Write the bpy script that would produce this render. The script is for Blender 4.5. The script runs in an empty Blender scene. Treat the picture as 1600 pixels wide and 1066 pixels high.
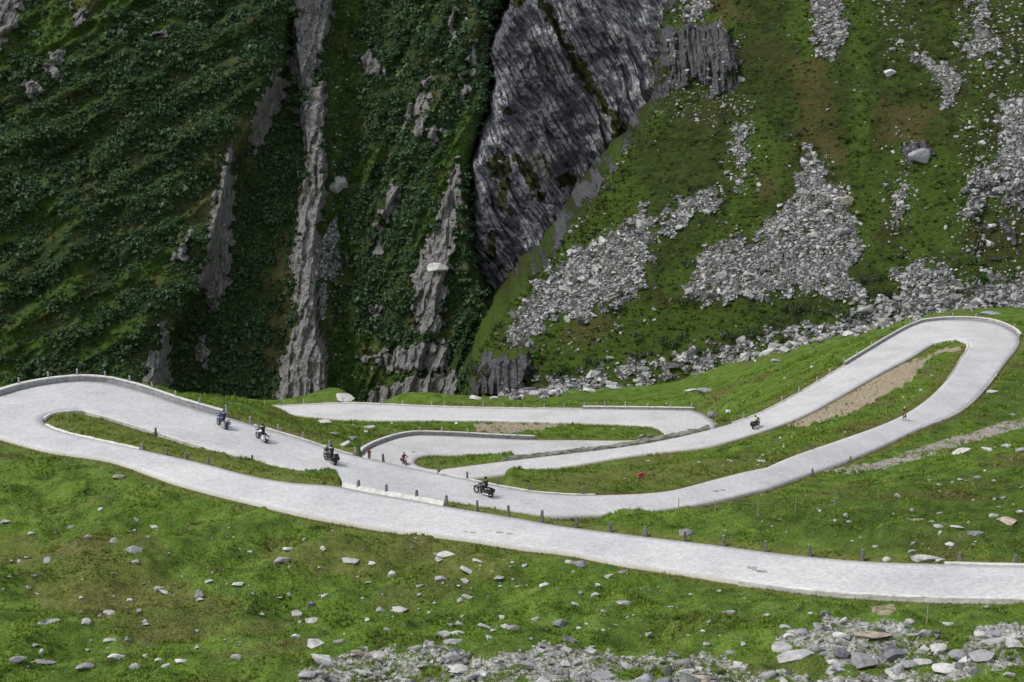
import bpy, bmesh, math, random
import numpy as np
from mathutils import Vector, Matrix, kdtree
R = math.radians
rng = np.random.default_rng(7)
random.seed(7)
S = bpy.context.scene
COL = S.collection

# ------------------------------------------------------------------ camera, light, exposure
CAMZ = 100.0                       # camera stands 100 m above datum; every "z" below is relative to it
F = 2600.0                         # focal length in photo pixels (photo 1600 x 1066)
PITCH = R(11.9)
cam = bpy.data.cameras.new('camera'); cam_o = bpy.data.objects.new('camera', cam); COL.objects.link(cam_o)
cam.sensor_width = 36; cam.lens = 36 * F / 1600; cam.clip_end = 3000; cam.clip_start = 1
cam_o.location = (0, 0, CAMZ); cam_o.rotation_euler = (R(90) - PITCH, 0, 0)
S.camera = cam_o
w = bpy.data.worlds.new("World"); S.world = w; w.use_nodes = True
nt = w.node_tree
sky = nt.nodes.new('ShaderNodeTexSky'); sky.sky_type = 'NISHITA'; sky.sun_disc = False
SUN_EL, SUN_AZ = R(54), R(-100)     # azimuth measured from +Y (view direction) towards +X
sky.sun_elevation = SUN_EL; sky.sun_rotation = SUN_AZ
sky.altitude = 1800; sky.air_density = 1.0; sky.dust_density = 4.0; sky.ozone_density = 0.4
bg = nt.nodes['Background']; bg.inputs[1].default_value = 0.13
hs = nt.nodes.new('ShaderNodeHueSaturation'); hs.inputs['Saturation'].default_value = 0.30    # overcast: the blue is veiled by cloud
nt.links.new(sky.outputs[0], hs.inputs['Color']); nt.links.new(hs.outputs[0], bg.inputs[0])
sl = bpy.data.lights.new('sun', 'SUN'); sl.energy = 1.5; sl.angle = R(12); sl.color = (1.0, 0.95, 0.88)
so = bpy.data.objects.new('sun', sl); COL.objects.link(so)
sd = Vector((math.sin(SUN_AZ) * math.cos(SUN_EL), math.cos(SUN_AZ) * math.cos(SUN_EL), math.sin(SUN_EL)))
so.rotation_euler = (-sd).to_track_quat('-Z', 'Y').to_euler(); so.location = (0, 0, 250)
S.view_settings.view_transform = 'Standard'; S.view_settings.look = 'None'
S.view_settings.exposure = 0.86; S.view_settings.gamma = 1.0
S.cycles.max_bounces = 5; S.cycles.diffuse_bounces = 3; S.cycles.transparent_max_bounces = 4

# ------------------------------------------------------------------ maths helpers
cp, sp = math.cos(PITCH), math.sin(PITCH)
def ray(px, py):
    a = (np.asarray(px, float) - 800) / F; b = -(np.asarray(py, float) - 533) / F
    return np.stack([a, cp + b * sp, -sp + b * cp], -1)
def at_z(px, py, z):               # the point of a pixel's ray that lies z below/above the camera
    d = ray(px, py); return d * (np.asarray(z, float) / d[..., 2])[..., None]
def at_d(px, py, dist): return ray(px, py) * np.asarray(dist, float)[..., None]
def proj(P):                       # relative coordinates -> photo pixel
    X, Y, Z = P[..., 0], P[..., 1], P[..., 2]
    f = Y * cp - Z * sp; u = Y * sp + Z * cp
    return 800 + F * X / f, 533 - F * u / f
_perm = np.random.default_rng(3).permutation(512)
_perm = np.concatenate([_perm, _perm, _perm])
_ga = np.random.default_rng(5).uniform(0, 2 * math.pi, 512)
def perlin(x, y, seed=0):
    x = np.asarray(x, float) + seed * 17.31; y = np.asarray(y, float) - seed * 9.77
    xi = np.floor(x).astype(int); yi = np.floor(y).astype(int); xf = x - xi; yf = y - yi
    u = xf**3 * (xf * (xf * 6 - 15) + 10); v = yf**3 * (yf * (yf * 6 - 15) + 10)
    def g(ix, iy, dx, dy):
        a = _ga[_perm[_perm[ix & 511] + (iy & 511)] & 511]; return np.cos(a) * dx + np.sin(a) * dy
    n00 = g(xi, yi, xf, yf); n10 = g(xi + 1, yi, xf - 1, yf); n01 = g(xi, yi + 1, xf, yf - 1); n11 = g(xi + 1, yi + 1, xf - 1, yf - 1)
    return 1.4 * ((n00 * (1 - u) + n10 * u) * (1 - v) + (n01 * (1 - u) + n11 * u) * v)
def fbm(x, y, o=4, seed=0, g=0.5):
    s = 0; a = 1
    for i in range(o): s = s + a * perlin(x * 2**i, y * 2**i, seed + i); a *= g
    return s
def ridged(x, y, o=4, seed=0):
    s = 0; a = 1
    for i in range(o): s = s + a * (1 - 2 * np.abs(perlin(x * 2**i, y * 2**i, seed + i))); a *= 0.5
    return s
def sstep(a, b, x):
    t = np.clip((x - a) / (b - a), 0, 1); return t * t * (3 - 2 * t)
def line_x(pts, y):                # x of a polyline given as (x,y) at height y (y rising)
    p = np.array(pts, float); return np.interp(y, p[:, 1], p[:, 0])
def poly_sd(poly, x, y):           # signed distance to a polygon, positive inside
    P = np.array(poly, float); Q = np.roll(P, -1, 0)
    d2 = np.full(x.shape, 1e12); ins = np.zeros(x.shape, bool)
    for (ax, ay), (bx, by) in zip(P, Q):
        ex, ey = bx - ax, by - ay; L = ex * ex + ey * ey + 1e-9
        t = np.clip(((x - ax) * ex + (y - ay) * ey) / L, 0, 1)
        d2 = np.minimum(d2, (x - ax - t * ex)**2 + (y - ay - t * ey)**2)
        c = ((ay > y) != (by > y)) & (x < (bx - ax) * (y - ay) / (by - ay + 1e-12) + ax); ins ^= c
    d = np.sqrt(d2); return np.where(ins, d, -d)
def poly_mask(polys, x, y, soft=5, rag=7, fs=0.05, seed=0):
    m = np.zeros(x.shape); n = fbm(x * fs, y * fs, 4, seed) * rag
    for p in polys:
        P = np.array(p, float); lo, hi = P.min(0) - 25, P.max(0) + 25
        k = (x > lo[0]) & (x < hi[0]) & (y > lo[1]) & (y < hi[1])
        if k.any(): m[k] = np.maximum(m[k], sstep(-soft, soft, poly_sd(p, x[k], y[k]) + n[k]))
    return m

# ------------------------------------------------------------------ object helpers
def tag(o, label=None, cat=None, group=None, kind=None):
    if label: o['label'] = label
    if cat: o['category'] = cat
    if group: o['group'] = group
    if kind: o['kind'] = kind
    return o
def link(name, me, mat=None, parent=None, loc=None):
    o = bpy.data.objects.new(name, me); COL.objects.link(o)
    if mat is not None and not me.materials: me.materials.append(mat)
    if parent is not None: o.parent = parent
    if loc is not None: o.location = loc
    return o
def empty(name, loc, rot=(0, 0, 0)):
    o = bpy.data.objects.new(name, None); COL.objects.link(o); o.location = loc; o.rotation_euler = rot
    o.empty_display_size = 0.2; return o
def big_mesh(name, V, Fc, smooth=False, attrs=None):
    V = np.ascontiguousarray(V, np.float32); Fc = np.ascontiguousarray(Fc, np.int32); n, k = Fc.shape
    me = bpy.data.meshes.new(name)
    me.vertices.add(len(V)); me.vertices.foreach_set('co', V.ravel())
    me.loops.add(n * k); me.loops.foreach_set('vertex_index', Fc.ravel())
    me.polygons.add(n); me.polygons.foreach_set('loop_start', np.arange(0, n * k, k, dtype=np.int32))
    me.polygons.foreach_set('use_smooth', np.full(n, smooth))
    for a, v in (attrs or {}).items():
        me.attributes.new(a, 'FLOAT', 'POINT').data.foreach_set('value', np.ascontiguousarray(v, np.float32).ravel())
    me.update(calc_edges=True); return me
def grid_faces(nr, nc):
    i = np.arange(nr - 1)[:, None] * nc + np.arange(nc - 1)[None]
    return np.stack([i, i + 1, i + nc + 1, i + nc], -1).reshape(-1, 4)
def up(P): P = np.array(P, float); P[..., 2] += CAMZ; return P

class MB:                          # small mesh builder
    def __init__(s): s.bm = bmesh.new()
    def box(s, c, d, rot=None, bev=0.0, taper=1.0):
        r = bmesh.ops.create_cube(s.bm, size=1)['verts']
        for v in r:
            k = taper if v.co.z > 0 else 1
            v.co = Vector((v.co.x * d[0] * k, v.co.y * d[1] * k, v.co.z * d[2]))
        if bev: 
            es = list({e for v in r for e in v.link_edges})
            r = list({v for f in bmesh.ops.bevel(s.bm, geom=es, offset=bev, segments=2, affect='EDGES')['faces'] for v in f.verts} | {v for v in r if v.is_valid})
        m = Matrix.Translation(c) @ (rot.to_matrix().to_4x4() if rot else Matrix())
        bmesh.ops.transform(s.bm, matrix=m, verts=r); return s
    def ball(s, c, d, seg=12, rot=None):
        r = bmesh.ops.create_uvsphere(s.bm, u_segments=seg, v_segments=max(6, seg // 2), radius=1)['verts']
        m = Matrix.Translation(c) @ (rot.to_matrix().to_4x4() if rot else Matrix()) @ Matrix.Diagonal((*d, 1))
        bmesh.ops.transform(s.bm, matrix=m, verts=r); return s
    def tube(s, pts, rad, seg=8):
        pts = [Vector(p) for p in pts]; rads = rad if isinstance(rad, (list, tuple)) else [rad] * len(pts); rings = []
        for i, p in enumerate(pts):
            t = (pts[min(i + 1, len(pts) - 1)] - pts[max(i - 1, 0)]).normalized()
            u = t.cross(Vector((0.13, 0.97, 0.2))).normalized(); v = t.cross(u)
            rings.append([s.bm.verts.new(p + rads[i] * (u * math.cos(a) + v * math.sin(a))) for a in [2 * math.pi * k / seg for k in range(seg)]])
        for a, b in zip(rings, rings[1:]):
            for k in range(seg): s.bm.faces.new((a[k], a[(k + 1) % seg], b[(k + 1) % seg], b[k]))
        s.bm.faces.new(rings[0][::-1]); s.bm.faces.new(rings[-1]); return s
    def torus(s, c, R_, r_, seg=24, sec=8):
        g = [[s.bm.verts.new((c[0] + (R_ + r_ * math.cos(b)) * math.cos(a), c[1] + r_ * math.sin(b), c[2] + (R_ + r_ * math.cos(b)) * math.sin(a)))
              for b in [2 * math.pi * j / sec for j in range(sec)]] for a in [2 * math.pi * i / seg for i in range(seg)]]
        for i in range(seg):
            for j in range(sec): s.bm.faces.new((g[i][j], g[(i + 1) % seg][j], g[(i + 1) % seg][(j + 1) % sec], g[i][(j + 1) % sec]))
        return s
    def mesh(s, name, smooth=False):
        bmesh.ops.recalc_face_normals(s.bm, faces=s.bm.faces)
        me = bpy.data.meshes.new(name); s.bm.to_mesh(me); s.bm.free()
        if smooth:
            for p in me.polygons: p.use_smooth = True
        return me
    def obj(s, name, mat, parent=None, smooth=False): return link(name, s.mesh(name, smooth), mat, parent)

# ------------------------------------------------------------------ material helpers
class NT:
    def __init__(s, name):
        s.m = bpy.data.materials.new(name); s.m.use_nodes = True; s.t = s.m.node_tree; s.b = s.t.nodes['Principled BSDF']
        s.b.inputs['Specular IOR Level'].default_value = 0.15; s.b.inputs['Roughness'].default_value = 0.9
        s.geo = s.t.nodes.new('ShaderNodeNewGeometry')
    def set(s, sock, v):
        if hasattr(v, 'is_linked'): s.t.links.new(v, sock)
        elif isinstance(v, (tuple, list)): sock.default_value = (*v, 1) if len(v) == 3 and sock.type == 'RGBA' else v
        else: sock.default_value = v
    def pos(s, scale=(1, 1, 1), rot=(0, 0, 0)):
        n = s.t.nodes.new('ShaderNodeMapping'); n.vector_type = 'TEXTURE'; n.inputs['Scale'].default_value = tuple(1 / c for c in scale); n.inputs['Rotation'].default_value = rot
        s.t.links.new(s.geo.outputs['Position'], n.inputs[0]); return n.outputs[0]
    def noise(s, scale, detail=4, rough=0.55, vec=None, col=False, dist=0.0):
        n = s.t.nodes.new('ShaderNodeTexNoise'); n.inputs['Scale'].default_value = scale; n.inputs['Detail'].default_value = detail
        n.inputs['Roughness'].default_value = rough; n.inputs['Distortion'].default_value = dist
        s.t.links.new(vec if vec is not None else s.geo.outputs['Position'], n.inputs['Vector']); return n.outputs[1 if col else 0]
    def voro(s, scale, vec=None, feature='F1', out=0):
        n = s.t.nodes.new('ShaderNodeTexVoronoi'); n.feature = feature; n.inputs['Scale'].default_value = scale
        s.t.links.new(vec if vec is not None else s.geo.outputs['Position'], n.inputs['Vector']); return n.outputs[out]
    def attr(s, name):
        n = s.t.nodes.new('ShaderNodeAttribute'); n.attribute_name = name; return n.outputs['Fac']
    def orand(s): return s.t.nodes.new('ShaderNodeObjectInfo').outputs['Random']
    def math(s, op, a, b=0.0, clamp=False):
        n = s.t.nodes.new('ShaderNodeMath'); n.operation = op; n.use_clamp = clamp; s.set(n.inputs[0], a); s.set(n.inputs[1], b); return n.outputs[0]
    def mr(s, v, a, b, c=0.0, d=1.0):
        n = s.t.nodes.new('ShaderNodeMapRange'); n.interpolation_type = 'SMOOTHSTEP'
        for i, x in enumerate((v, a, b, c, d)): s.set(n.inputs[i], x)
        return n.outputs[0]
    def mix(s, f, a, b, mode='MIX'):
        n = s.t.nodes.new('ShaderNodeMix'); n.data_type = 'RGBA'; n.blend_type = mode
        s.set(n.inputs[0], f); s.set(n.inputs[6], a); s.set(n.inputs[7], b); return n.outputs[2]
    def ramp(s, f, stops):
        n = s.t.nodes.new('ShaderNodeValToRGB'); e = n.color_ramp.elements
        while len(e) < len(stops): e.new(0.5)
        for x, (p, c) in zip(e, stops): x.position = p; x.color = (*c, 1) if len(c) == 3 else c
        s.set(n.inputs[0], f); return n.outputs[0]
    def bump(s, h, strength=0.5, dist=0.1):
        n = s.t.nodes.new('ShaderNodeBump'); n.inputs['Strength'].default_value = strength; n.inputs['Distance'].default_value = dist
        s.set(n.inputs['Height'], h); s.t.links.new(n.outputs[0], s.b.inputs['Normal'])
    def done(s, col, rough=None):
        s.set(s.b.inputs['Base Color'], col)
        if rough is not None: s.set(s.b.inputs['Roughness'], rough)
        return s.m
def plain(name, c, rough=0.5, spec=0.3, metal=0.0, var=0.12):
    n = NT(name); n.b.inputs['Specular IOR Level'].default_value = spec; n.b.inputs['Metallic'].default_value = metal
    f = n.noise(9, 3); dark = tuple(x * (1 - var) for x in c); light = tuple(min(1, x * (1 + var)) for x in c)
    return n.done(n.mix(f, dark, light), rough)

def mat_grass(name, blades=False):
    n = NT(name)
    a = n.noise(0.11, 5, 0.6); b = n.noise(0.55, 5, 0.65); c = n.noise(3.2, 4, 0.7); d = n.noise(0.035, 3)
    base = n.ramp(b, [(0.30, (0.030, 0.055, 0.007)), (0.46, (0.072, 0.132, 0.016)), (0.60, (0.108, 0.178, 0.025)), (0.75, (0.155, 0.205, 0.045))])
    olive = n.ramp(c, [(0.3, (0.052, 0.062, 0.014)), (0.6, (0.125, 0.130, 0.036)), (0.8, (0.185, 0.170, 0.065))])
    col = n.mix(n.mr(n.math('ADD', a, n.math('MULTIPLY', d, 0.5)), 0.78, 0.96), base, olive)
    col = n.mix(1.0, col, n.ramp(n.noise(8, 4, 0.75), [(0.35, (0.55, 0.55, 0.5)), (0.5, (1, 1, 1)), (0.68, (1.45, 1.4, 1.3))]), 'MULTIPLY')
    dry = n.attr('dry')
    col = n.mix(n.math('MULTIPLY', dry, n.mr(c, 0.25, 0.65, 0.35, 1.0)), col, n.ramp(c, [(0.3, (0.085, 0.090, 0.018)), (0.7, (0.185, 0.165, 0.055))]))
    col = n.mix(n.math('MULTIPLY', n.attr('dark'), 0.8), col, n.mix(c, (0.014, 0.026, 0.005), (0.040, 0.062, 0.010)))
    if blades:
        col = n.mix(n.attr('tone'), n.mix(1.0, col, (0.95, 0.92, 0.8), 'MULTIPLY'), n.mix(1.0, col, (2.1, 1.9, 1.8), 'MULTIPLY'))
    else:
        dirt = n.ramp(n.noise(1.8, 6, 0.7), [(0.3, (0.17, 0.13, 0.085)), (0.55, (0.32, 0.27, 0.19)), (0.75, (0.46, 0.42, 0.35))])
        col = n.mix(n.mr(n.math('ADD', n.attr('dirt'), n.math('MULTIPLY', n.math('SUBTRACT', c, 0.5), 0.8)), 0.35, 0.65), col, dirt)
        gr = n.ramp(n.noise(4, 6, 0.75), [(0.32, (0.08, 0.085, 0.05)), (0.48, (0.26, 0.26, 0.24)), (0.62, (0.50, 0.50, 0.48))])
        col = n.mix(n.mr(n.math('ADD', n.attr('stony'), n.math('MULTIPLY', n.math('SUBTRACT', n.noise(1.1, 5, 0.7), 0.5), 1.2)), 0.4, 0.6), col, gr)
        col = n.mix(n.math('MULTIPLY', n.mr(n.noise(9, 2), 0.66, 0.72), n.mr(a, 0.45, 0.6, 0.0, 0.8)), col, (0.30, 0.30, 0.24))   # tiny stones and flowers
        n.bump(n.math('ADD', n.noise(2.2, 5, 0.7), n.math('MULTIPLY', n.noise(9, 3, 0.7), 0.5)), 0.8, 0.28)
    return n.done(col)

def rock_color(n, lo=(0.085, 0.085, 0.09), mid=(0.20, 0.20, 0.205), hi=(0.36, 0.36, 0.355), vec=None, sc=0.35):
    return n.ramp(n.noise(sc, 8, 0.72, vec), [(0.30, lo), (0.5, mid), (0.72, hi)])

def mat_mountain():
    n = NT('mountain_ground')
    a = n.noise(0.08, 5, 0.6); b = n.noise(0.5, 5, 0.7); c = n.noise(2.0, 4, 0.7)
    col = n.ramp(b, [(0.3, (0.010, 0.017, 0.005)), (0.5, (0.022, 0.042, 0.009)), (0.68, (0.038, 0.066, 0.014)), (0.82, (0.055, 0.070, 0.024))])
    col = n.mix(n.attr('bright'), col, n.ramp(n.noise(0.9, 5, 0.75), [(0.3, (0.016, 0.030, 0.005)), (0.5, (0.036, 0.070, 0.010)), (0.75, (0.070, 0.105, 0.024))]))
    col = n.mix(n.attr('brown'), col, n.ramp(c, [(0.3, (0.045, 0.042, 0.014)), (0.7, (0.115, 0.105, 0.040))]))
    st = n.pos((1.0, 1.0, 0.12), (0, R(9), 0))
    rk = n.ramp(n.noise(1.1, 9, 0.8, st), [(0.30, (0.07, 0.067, 0.064)), (0.45, (0.20, 0.193, 0.185)), (0.58, (0.32, 0.312, 0.30)), (0.74, (0.50, 0.49, 0.48))])
    crack = n.mr(n.noise(1.6, 5, 0.7, st), 0.36, 0.44, 0.35, 1.0)
    ck = n.mr(n.voro(0.55, st, 'DISTANCE_TO_EDGE'), 0.0, 0.05, 0.35, 1.0); rk = n.mix(1.0, n.mix(1.0, rk, crack, 'MULTIPLY'), ck, 'MULTIPLY')
    moss = n.mr(n.noise(0.35, 6, 0.7), 0.55, 0.66); rk = n.mix(n.math('MULTIPLY', moss, 0.8), rk, (0.05, 0.06, 0.02))
    rm = n.mr(n.math('ADD', n.attr('rock'), n.math('MULTIPLY', n.math('SUBTRACT', n.noise(0.8, 6, 0.75), 0.5), 0.9)), 0.30, 0.44)
    col = n.mix(rm, col, rk)
    n.bump(n.math('ADD', n.math('MULTIPLY', n.noise(0.9, 8, 0.75, st), rm), n.math('MULTIPLY', b, 0.6)), 1.0, 1.3)
    return n.done(col)

def mat_cliff():
    n = NT('cliff_rock')
    v = n.pos((1.0, 1.0, 0.14), (0, R(-33), 0)); v2 = n.pos((1.0, 1.0, 0.06), (0, R(-36), 0))
    col = n.ramp(n.noise(0.9, 9, 0.78, v), [(0.30, (0.055, 0.056, 0.062)), (0.46, (0.088, 0.089, 0.098)), (0.58, (0.118, 0.119, 0.127)), (0.70, (0.165, 0.165, 0.17)), (0.82, (0.26, 0.26, 0.26))])
    streak = n.mr(n.noise(1.8, 7, 0.8, v2), 0.55, 0.68); big = n.mr(n.noise(0.06, 4), 0.42, 0.62)
    col = n.mix(n.math('MULTIPLY', streak, n.math('ADD', 0.22, n.math('MULTIPLY', big, 0.5))), col, (0.38, 0.38, 0.38))
    col = n.mix(n.math('MULTIPLY', n.attr('pale'), n.mr(n.noise(0.8, 6, 0.75, v), 0.42, 0.6)), col, (0.42, 0.42, 0.41))
    col = n.mix(n.mr(n.noise(1.1, 7, 0.8, v2), 0.34, 0.44, 0.45, 0.0), col, (0.022, 0.022, 0.024))
    ck = n.mr(n.voro(0.30, v, 'DISTANCE_TO_EDGE'), 0.0, 0.05, 0.30, 1.0); ck2 = n.mr(n.voro(1.0, v, 'DISTANCE_TO_EDGE'), 0.0, 0.06, 0.55, 1.0)
    col = n.mix(1.0, n.mix(1.0, col, ck, 'MULTIPLY'), ck2, 'MULTIPLY'); col = n.mix(1.0, col, (2.05, 2.06, 2.16), 'MULTIPLY')
    vn = n.noise(2.4, 5, 0.7, n.pos((1, 1, .03), (0, R(-34), 0))); col = n.mix(n.mr(vn, .60, .64, 0, .55), col, (.42, .42, .42))
    gm = n.mr(n.math('ADD', n.attr('green'), n.math('MULTIPLY', n.math('SUBTRACT', n.noise(0.7, 6, 0.75, v), 0.5), 1.1)), 0.68, 0.82)
    col = n.mix(gm, col, n.ramp(n.noise(2, 4), [(0.3, (0.025, 0.030, 0.008)), (0.7, (0.085, 0.085, 0.028))]))
    col = n.mix(n.math('MULTIPLY', n.attr('ochre'), 0.6), col, (0.20, 0.18, 0.12))
    n.bump(n.math('ADD', n.noise(0.9, 9, 0.8, v), n.math('MULTIPLY', n.noise(2.4, 6, 0.75, v2), 0.5)), 1.0, 1.5)
    return n.done(col)

def mat_hill():
    n = NT('hillside_ground')
    a = n.noise(0.06, 5, 0.6); st = n.pos((1, 1, 1.9)); b = n.noise(0.40, 6, 0.72, st); c = n.noise(1.7, 5, 0.75, st)
    col = n.ramp(b, [(0.28, (0.010, 0.016, 0.004)), (0.45, (0.026, 0.043, 0.007)), (0.58, (0.043, 0.067, 0.011)), (0.78, (0.074, 0.095, 0.022))])
    col = n.mix(n.mr(a, 0.48, 0.66, 0, 0.7), col, n.ramp(c, [(0.3, (0.026, 0.022, 0.007)), (0.55, (0.050, 0.044, 0.012)), (0.75, (0.085, 0.072, 0.026))]))
    col = n.mix(n.math('MULTIPLY', n.attr('bright'), n.mr(b, 0.3, 0.6, 0.5, 1)), col, n.ramp(c, [(0.3, (0.026, 0.050, 0.005)), (0.55, (0.060, 0.105, 0.011)), (0.8, (0.110, 0.145, 0.030))]))
    col = n.mix(n.attr('brown'), col, n.ramp(c, [(0.3, (0.05, 0.042, 0.013)), (0.7, (0.11, 0.088, 0.034))]))
    col = n.mix(n.mr(n.noise(3.0, 4, 0.8, st), 0.36, 0.46, 0.3, 0.0), col, (0.010, 0.015, 0.004))
    v = n.pos((1, 1, 0.2), (0, R(10), 0))
    rk = n.ramp(n.noise(1.2, 9, 0.8, v), [(0.30, (0.030, 0.030, 0.035)), (0.5, (0.115, 0.115, 0.125)), (0.62, (0.20, 0.20, 0.205)), (0.78, (0.40, 0.40, 0.40))])
    rk = n.mix(1.0, rk, n.mr(n.voro(0.7, n.pos((1, 1, .4), (0, R(10), 0)), 'DISTANCE_TO_EDGE'), 0.0, 0.05, 0.3, 1.0), 'MULTIPLY')
    rm = n.mr(n.math('ADD', n.attr('rock'), n.math('MULTIPLY', n.math('SUBTRACT', n.noise(0.8, 6, 0.75), 0.5), 1.3)), 0.40, 0.54)
    col = n.mix(rm, col, rk)
    sc = n.ramp(n.noise(1.6, 7, 0.75), [(0.35, (0.03, 0.03, 0.028)), (0.5, (0.10, 0.10, 0.095)), (0.65, (0.22, 0.22, 0.21)), (0.8, (0.4, 0.4, 0.39))])
    sm = n.mr(n.math('ADD', n.attr('scree'), n.math('MULTIPLY', n.math('SUBTRACT', n.noise(1.2, 5, 0.75), 0.5), 0.9)), 0.45, 0.55)
    col = n.mix(sm, col, sc)
    n.bump(n.math('ADD', n.noise(0.8, 8, 0.78, st), n.math('MULTIPLY', n.math('MULTIPLY', n.noise(1.0, 8, 0.75, v), rm), 1.3)), 1.0, 0.9)
    return n.done(col)

def mat_stone(name, tint=(1, 1, 1), use_attr=True, lo=0.10, mid=0.34, hi=0.56, even=False):
    n = NT(name); f = n.noise(1.9, 7, 0.72)
    col = n.ramp(f, [(0.28, tuple(lo * t for t in tint)), (0.48, tuple(mid * t for t in tint)), (0.7, tuple(hi * t for t in tint))])
    t = n.attr('tone') if use_attr else n.orand()
    col = n.mix(1.0, col, n.mix(t, (0.92,) * 3 if even else (0.26, 0.26, 0.265) if use_attr else (0.58, 0.58, 0.59), (1.06,) * 3 if even else (1.18, 1.17, 1.13)), 'MULTIPLY')
    col = n.mix(n.mr(n.noise(1.1, 5, 0.7), 0.60, 0.70, 0, 0.5), col, (0.10, 0.10, 0.055))
    n.bump(n.noise(5, 6, 0.7), 0.7, 0.12); return n.done(col)

def mat_road():
    n = NT('granite_setts')
    br = n.t.nodes.new('ShaderNodeTexVoronoi'); br.inputs['Scale'].default_value = 5.5; n.t.links.new(n.geo.outputs['Position'], br.inputs['Vector'])
    cell = n.t.nodes.new('ShaderNodeSeparateColor'); n.t.links.new(br.outputs['Color'], cell.inputs[0])
    col = n.mix(cell.outputs[0], (0.405, 0.405, 0.412), (0.53, 0.53, 0.535))
    big = n.noise(0.16, 6, 0.65); mid = n.noise(0.9, 6, 0.75)
    col = n.mix(1.0, col, n.ramp(big, [(0.3, (0.80, 0.80, 0.81)), (0.55, (1, 1, 1)), (0.75, (1.06, 1.06, 1.05))]), 'MULTIPLY')
    col = n.mix(n.mr(mid, 0.54, 0.74, 0, 0.3), col, (0.36, 0.355, 0.34))
    e = n.math('ABSOLUTE', n.math('SUBTRACT', n.attr('across'), 0.5))
    tr = n.math('ABSOLUTE', n.math('SUBTRACT', e, 0.24)); col = n.mix(n.mr(tr, 0.0, 0.10, 0.18, 0.0), col, (0.44, 0.44, 0.45))
    ed = n.mr(n.math('ADD', e, n.math('MULTIPLY', n.math('SUBTRACT', mid, 0.5), 0.22)), 0.43, 0.50)
    col = n.mix(n.math('MULTIPLY', ed, 0.45), col, (0.40, 0.38, 0.29))
    n.bump(br.outputs['Distance'], 0.25, 0.03); return n.done(col, 0.8)

def mat_leaf(name, lo, mid, hi):
    n = NT(name); c = n.mix(n.attr('tone'), lo, hi); c = n.mix(n.mr(n.noise(0.25, 3), 0.35, 0.65), c, mid)
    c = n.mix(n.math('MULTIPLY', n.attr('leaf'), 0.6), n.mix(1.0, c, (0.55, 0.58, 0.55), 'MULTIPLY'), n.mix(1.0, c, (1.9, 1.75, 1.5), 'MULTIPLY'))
    return n.done(c, 0.6)

M_GRASS = mat_grass('meadow_grass'); M_BLADE = mat_grass('grass_blades', True)
M_ROAD = mat_road(); M_MOUNT = mat_mountain(); M_CLIFF = mat_cliff(); M_HILL = mat_hill()
M_SCREE = mat_stone('scree_stone'); M_BOULDER = mat_stone('boulder_stone', use_attr=False, lo=0.17, mid=0.40, hi=0.58)
M_TAN = mat_stone('tan_boulder_stone', (1.0, 0.88, 0.70), use_attr=False)
M_DARKST = mat_stone('dark_boulder_stone', (0.9, 0.93, 1.0), use_attr=False, lo=0.10, mid=0.26, hi=0.42)
M_KERB = mat_stone('kerb_stone', (1, 0.99, 0.95), False, 0.32, 0.54, 0.66, even=True)
M_BANK = mat_stone('bank_stone', (1, 1.02, .80), False, 0.09, 0.19, 0.32, even=True)
M_WALL = mat_stone('wall_stone', (1, 1, 1.02), False, 0.15, 0.30, 0.42, even=True)
M_POST = mat_stone('post_granite', (1, 0.99, 0.93), False, 0.18, 0.34, 0.5, even=True)
M_POSTD = mat_stone('weathered_post_granite', (1, 0.97, 0.88), False, 0.09, 0.17, 0.28, even=True)
M_SHRUB = mat_leaf('alder_leaves', (0.026, 0.056, 0.032), (0.041, 0.082, 0.038), (0.072, 0.124, 0.050))
M_WILLOW = mat_leaf('willow_leaves', (0.030, 0.050, 0.022), (0.045, 0.070, 0.034), (0.065, 0.090, 0.048))
M_BRIGHTB = mat_leaf('fresh_leaves', (0.020, 0.060, 0.010), (0.030, 0.085, 0.012), (0.050, 0.11, 0.016))
M_WOOD = plain('shrub_wood', (0.06, 0.045, 0.03), 0.9)

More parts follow.
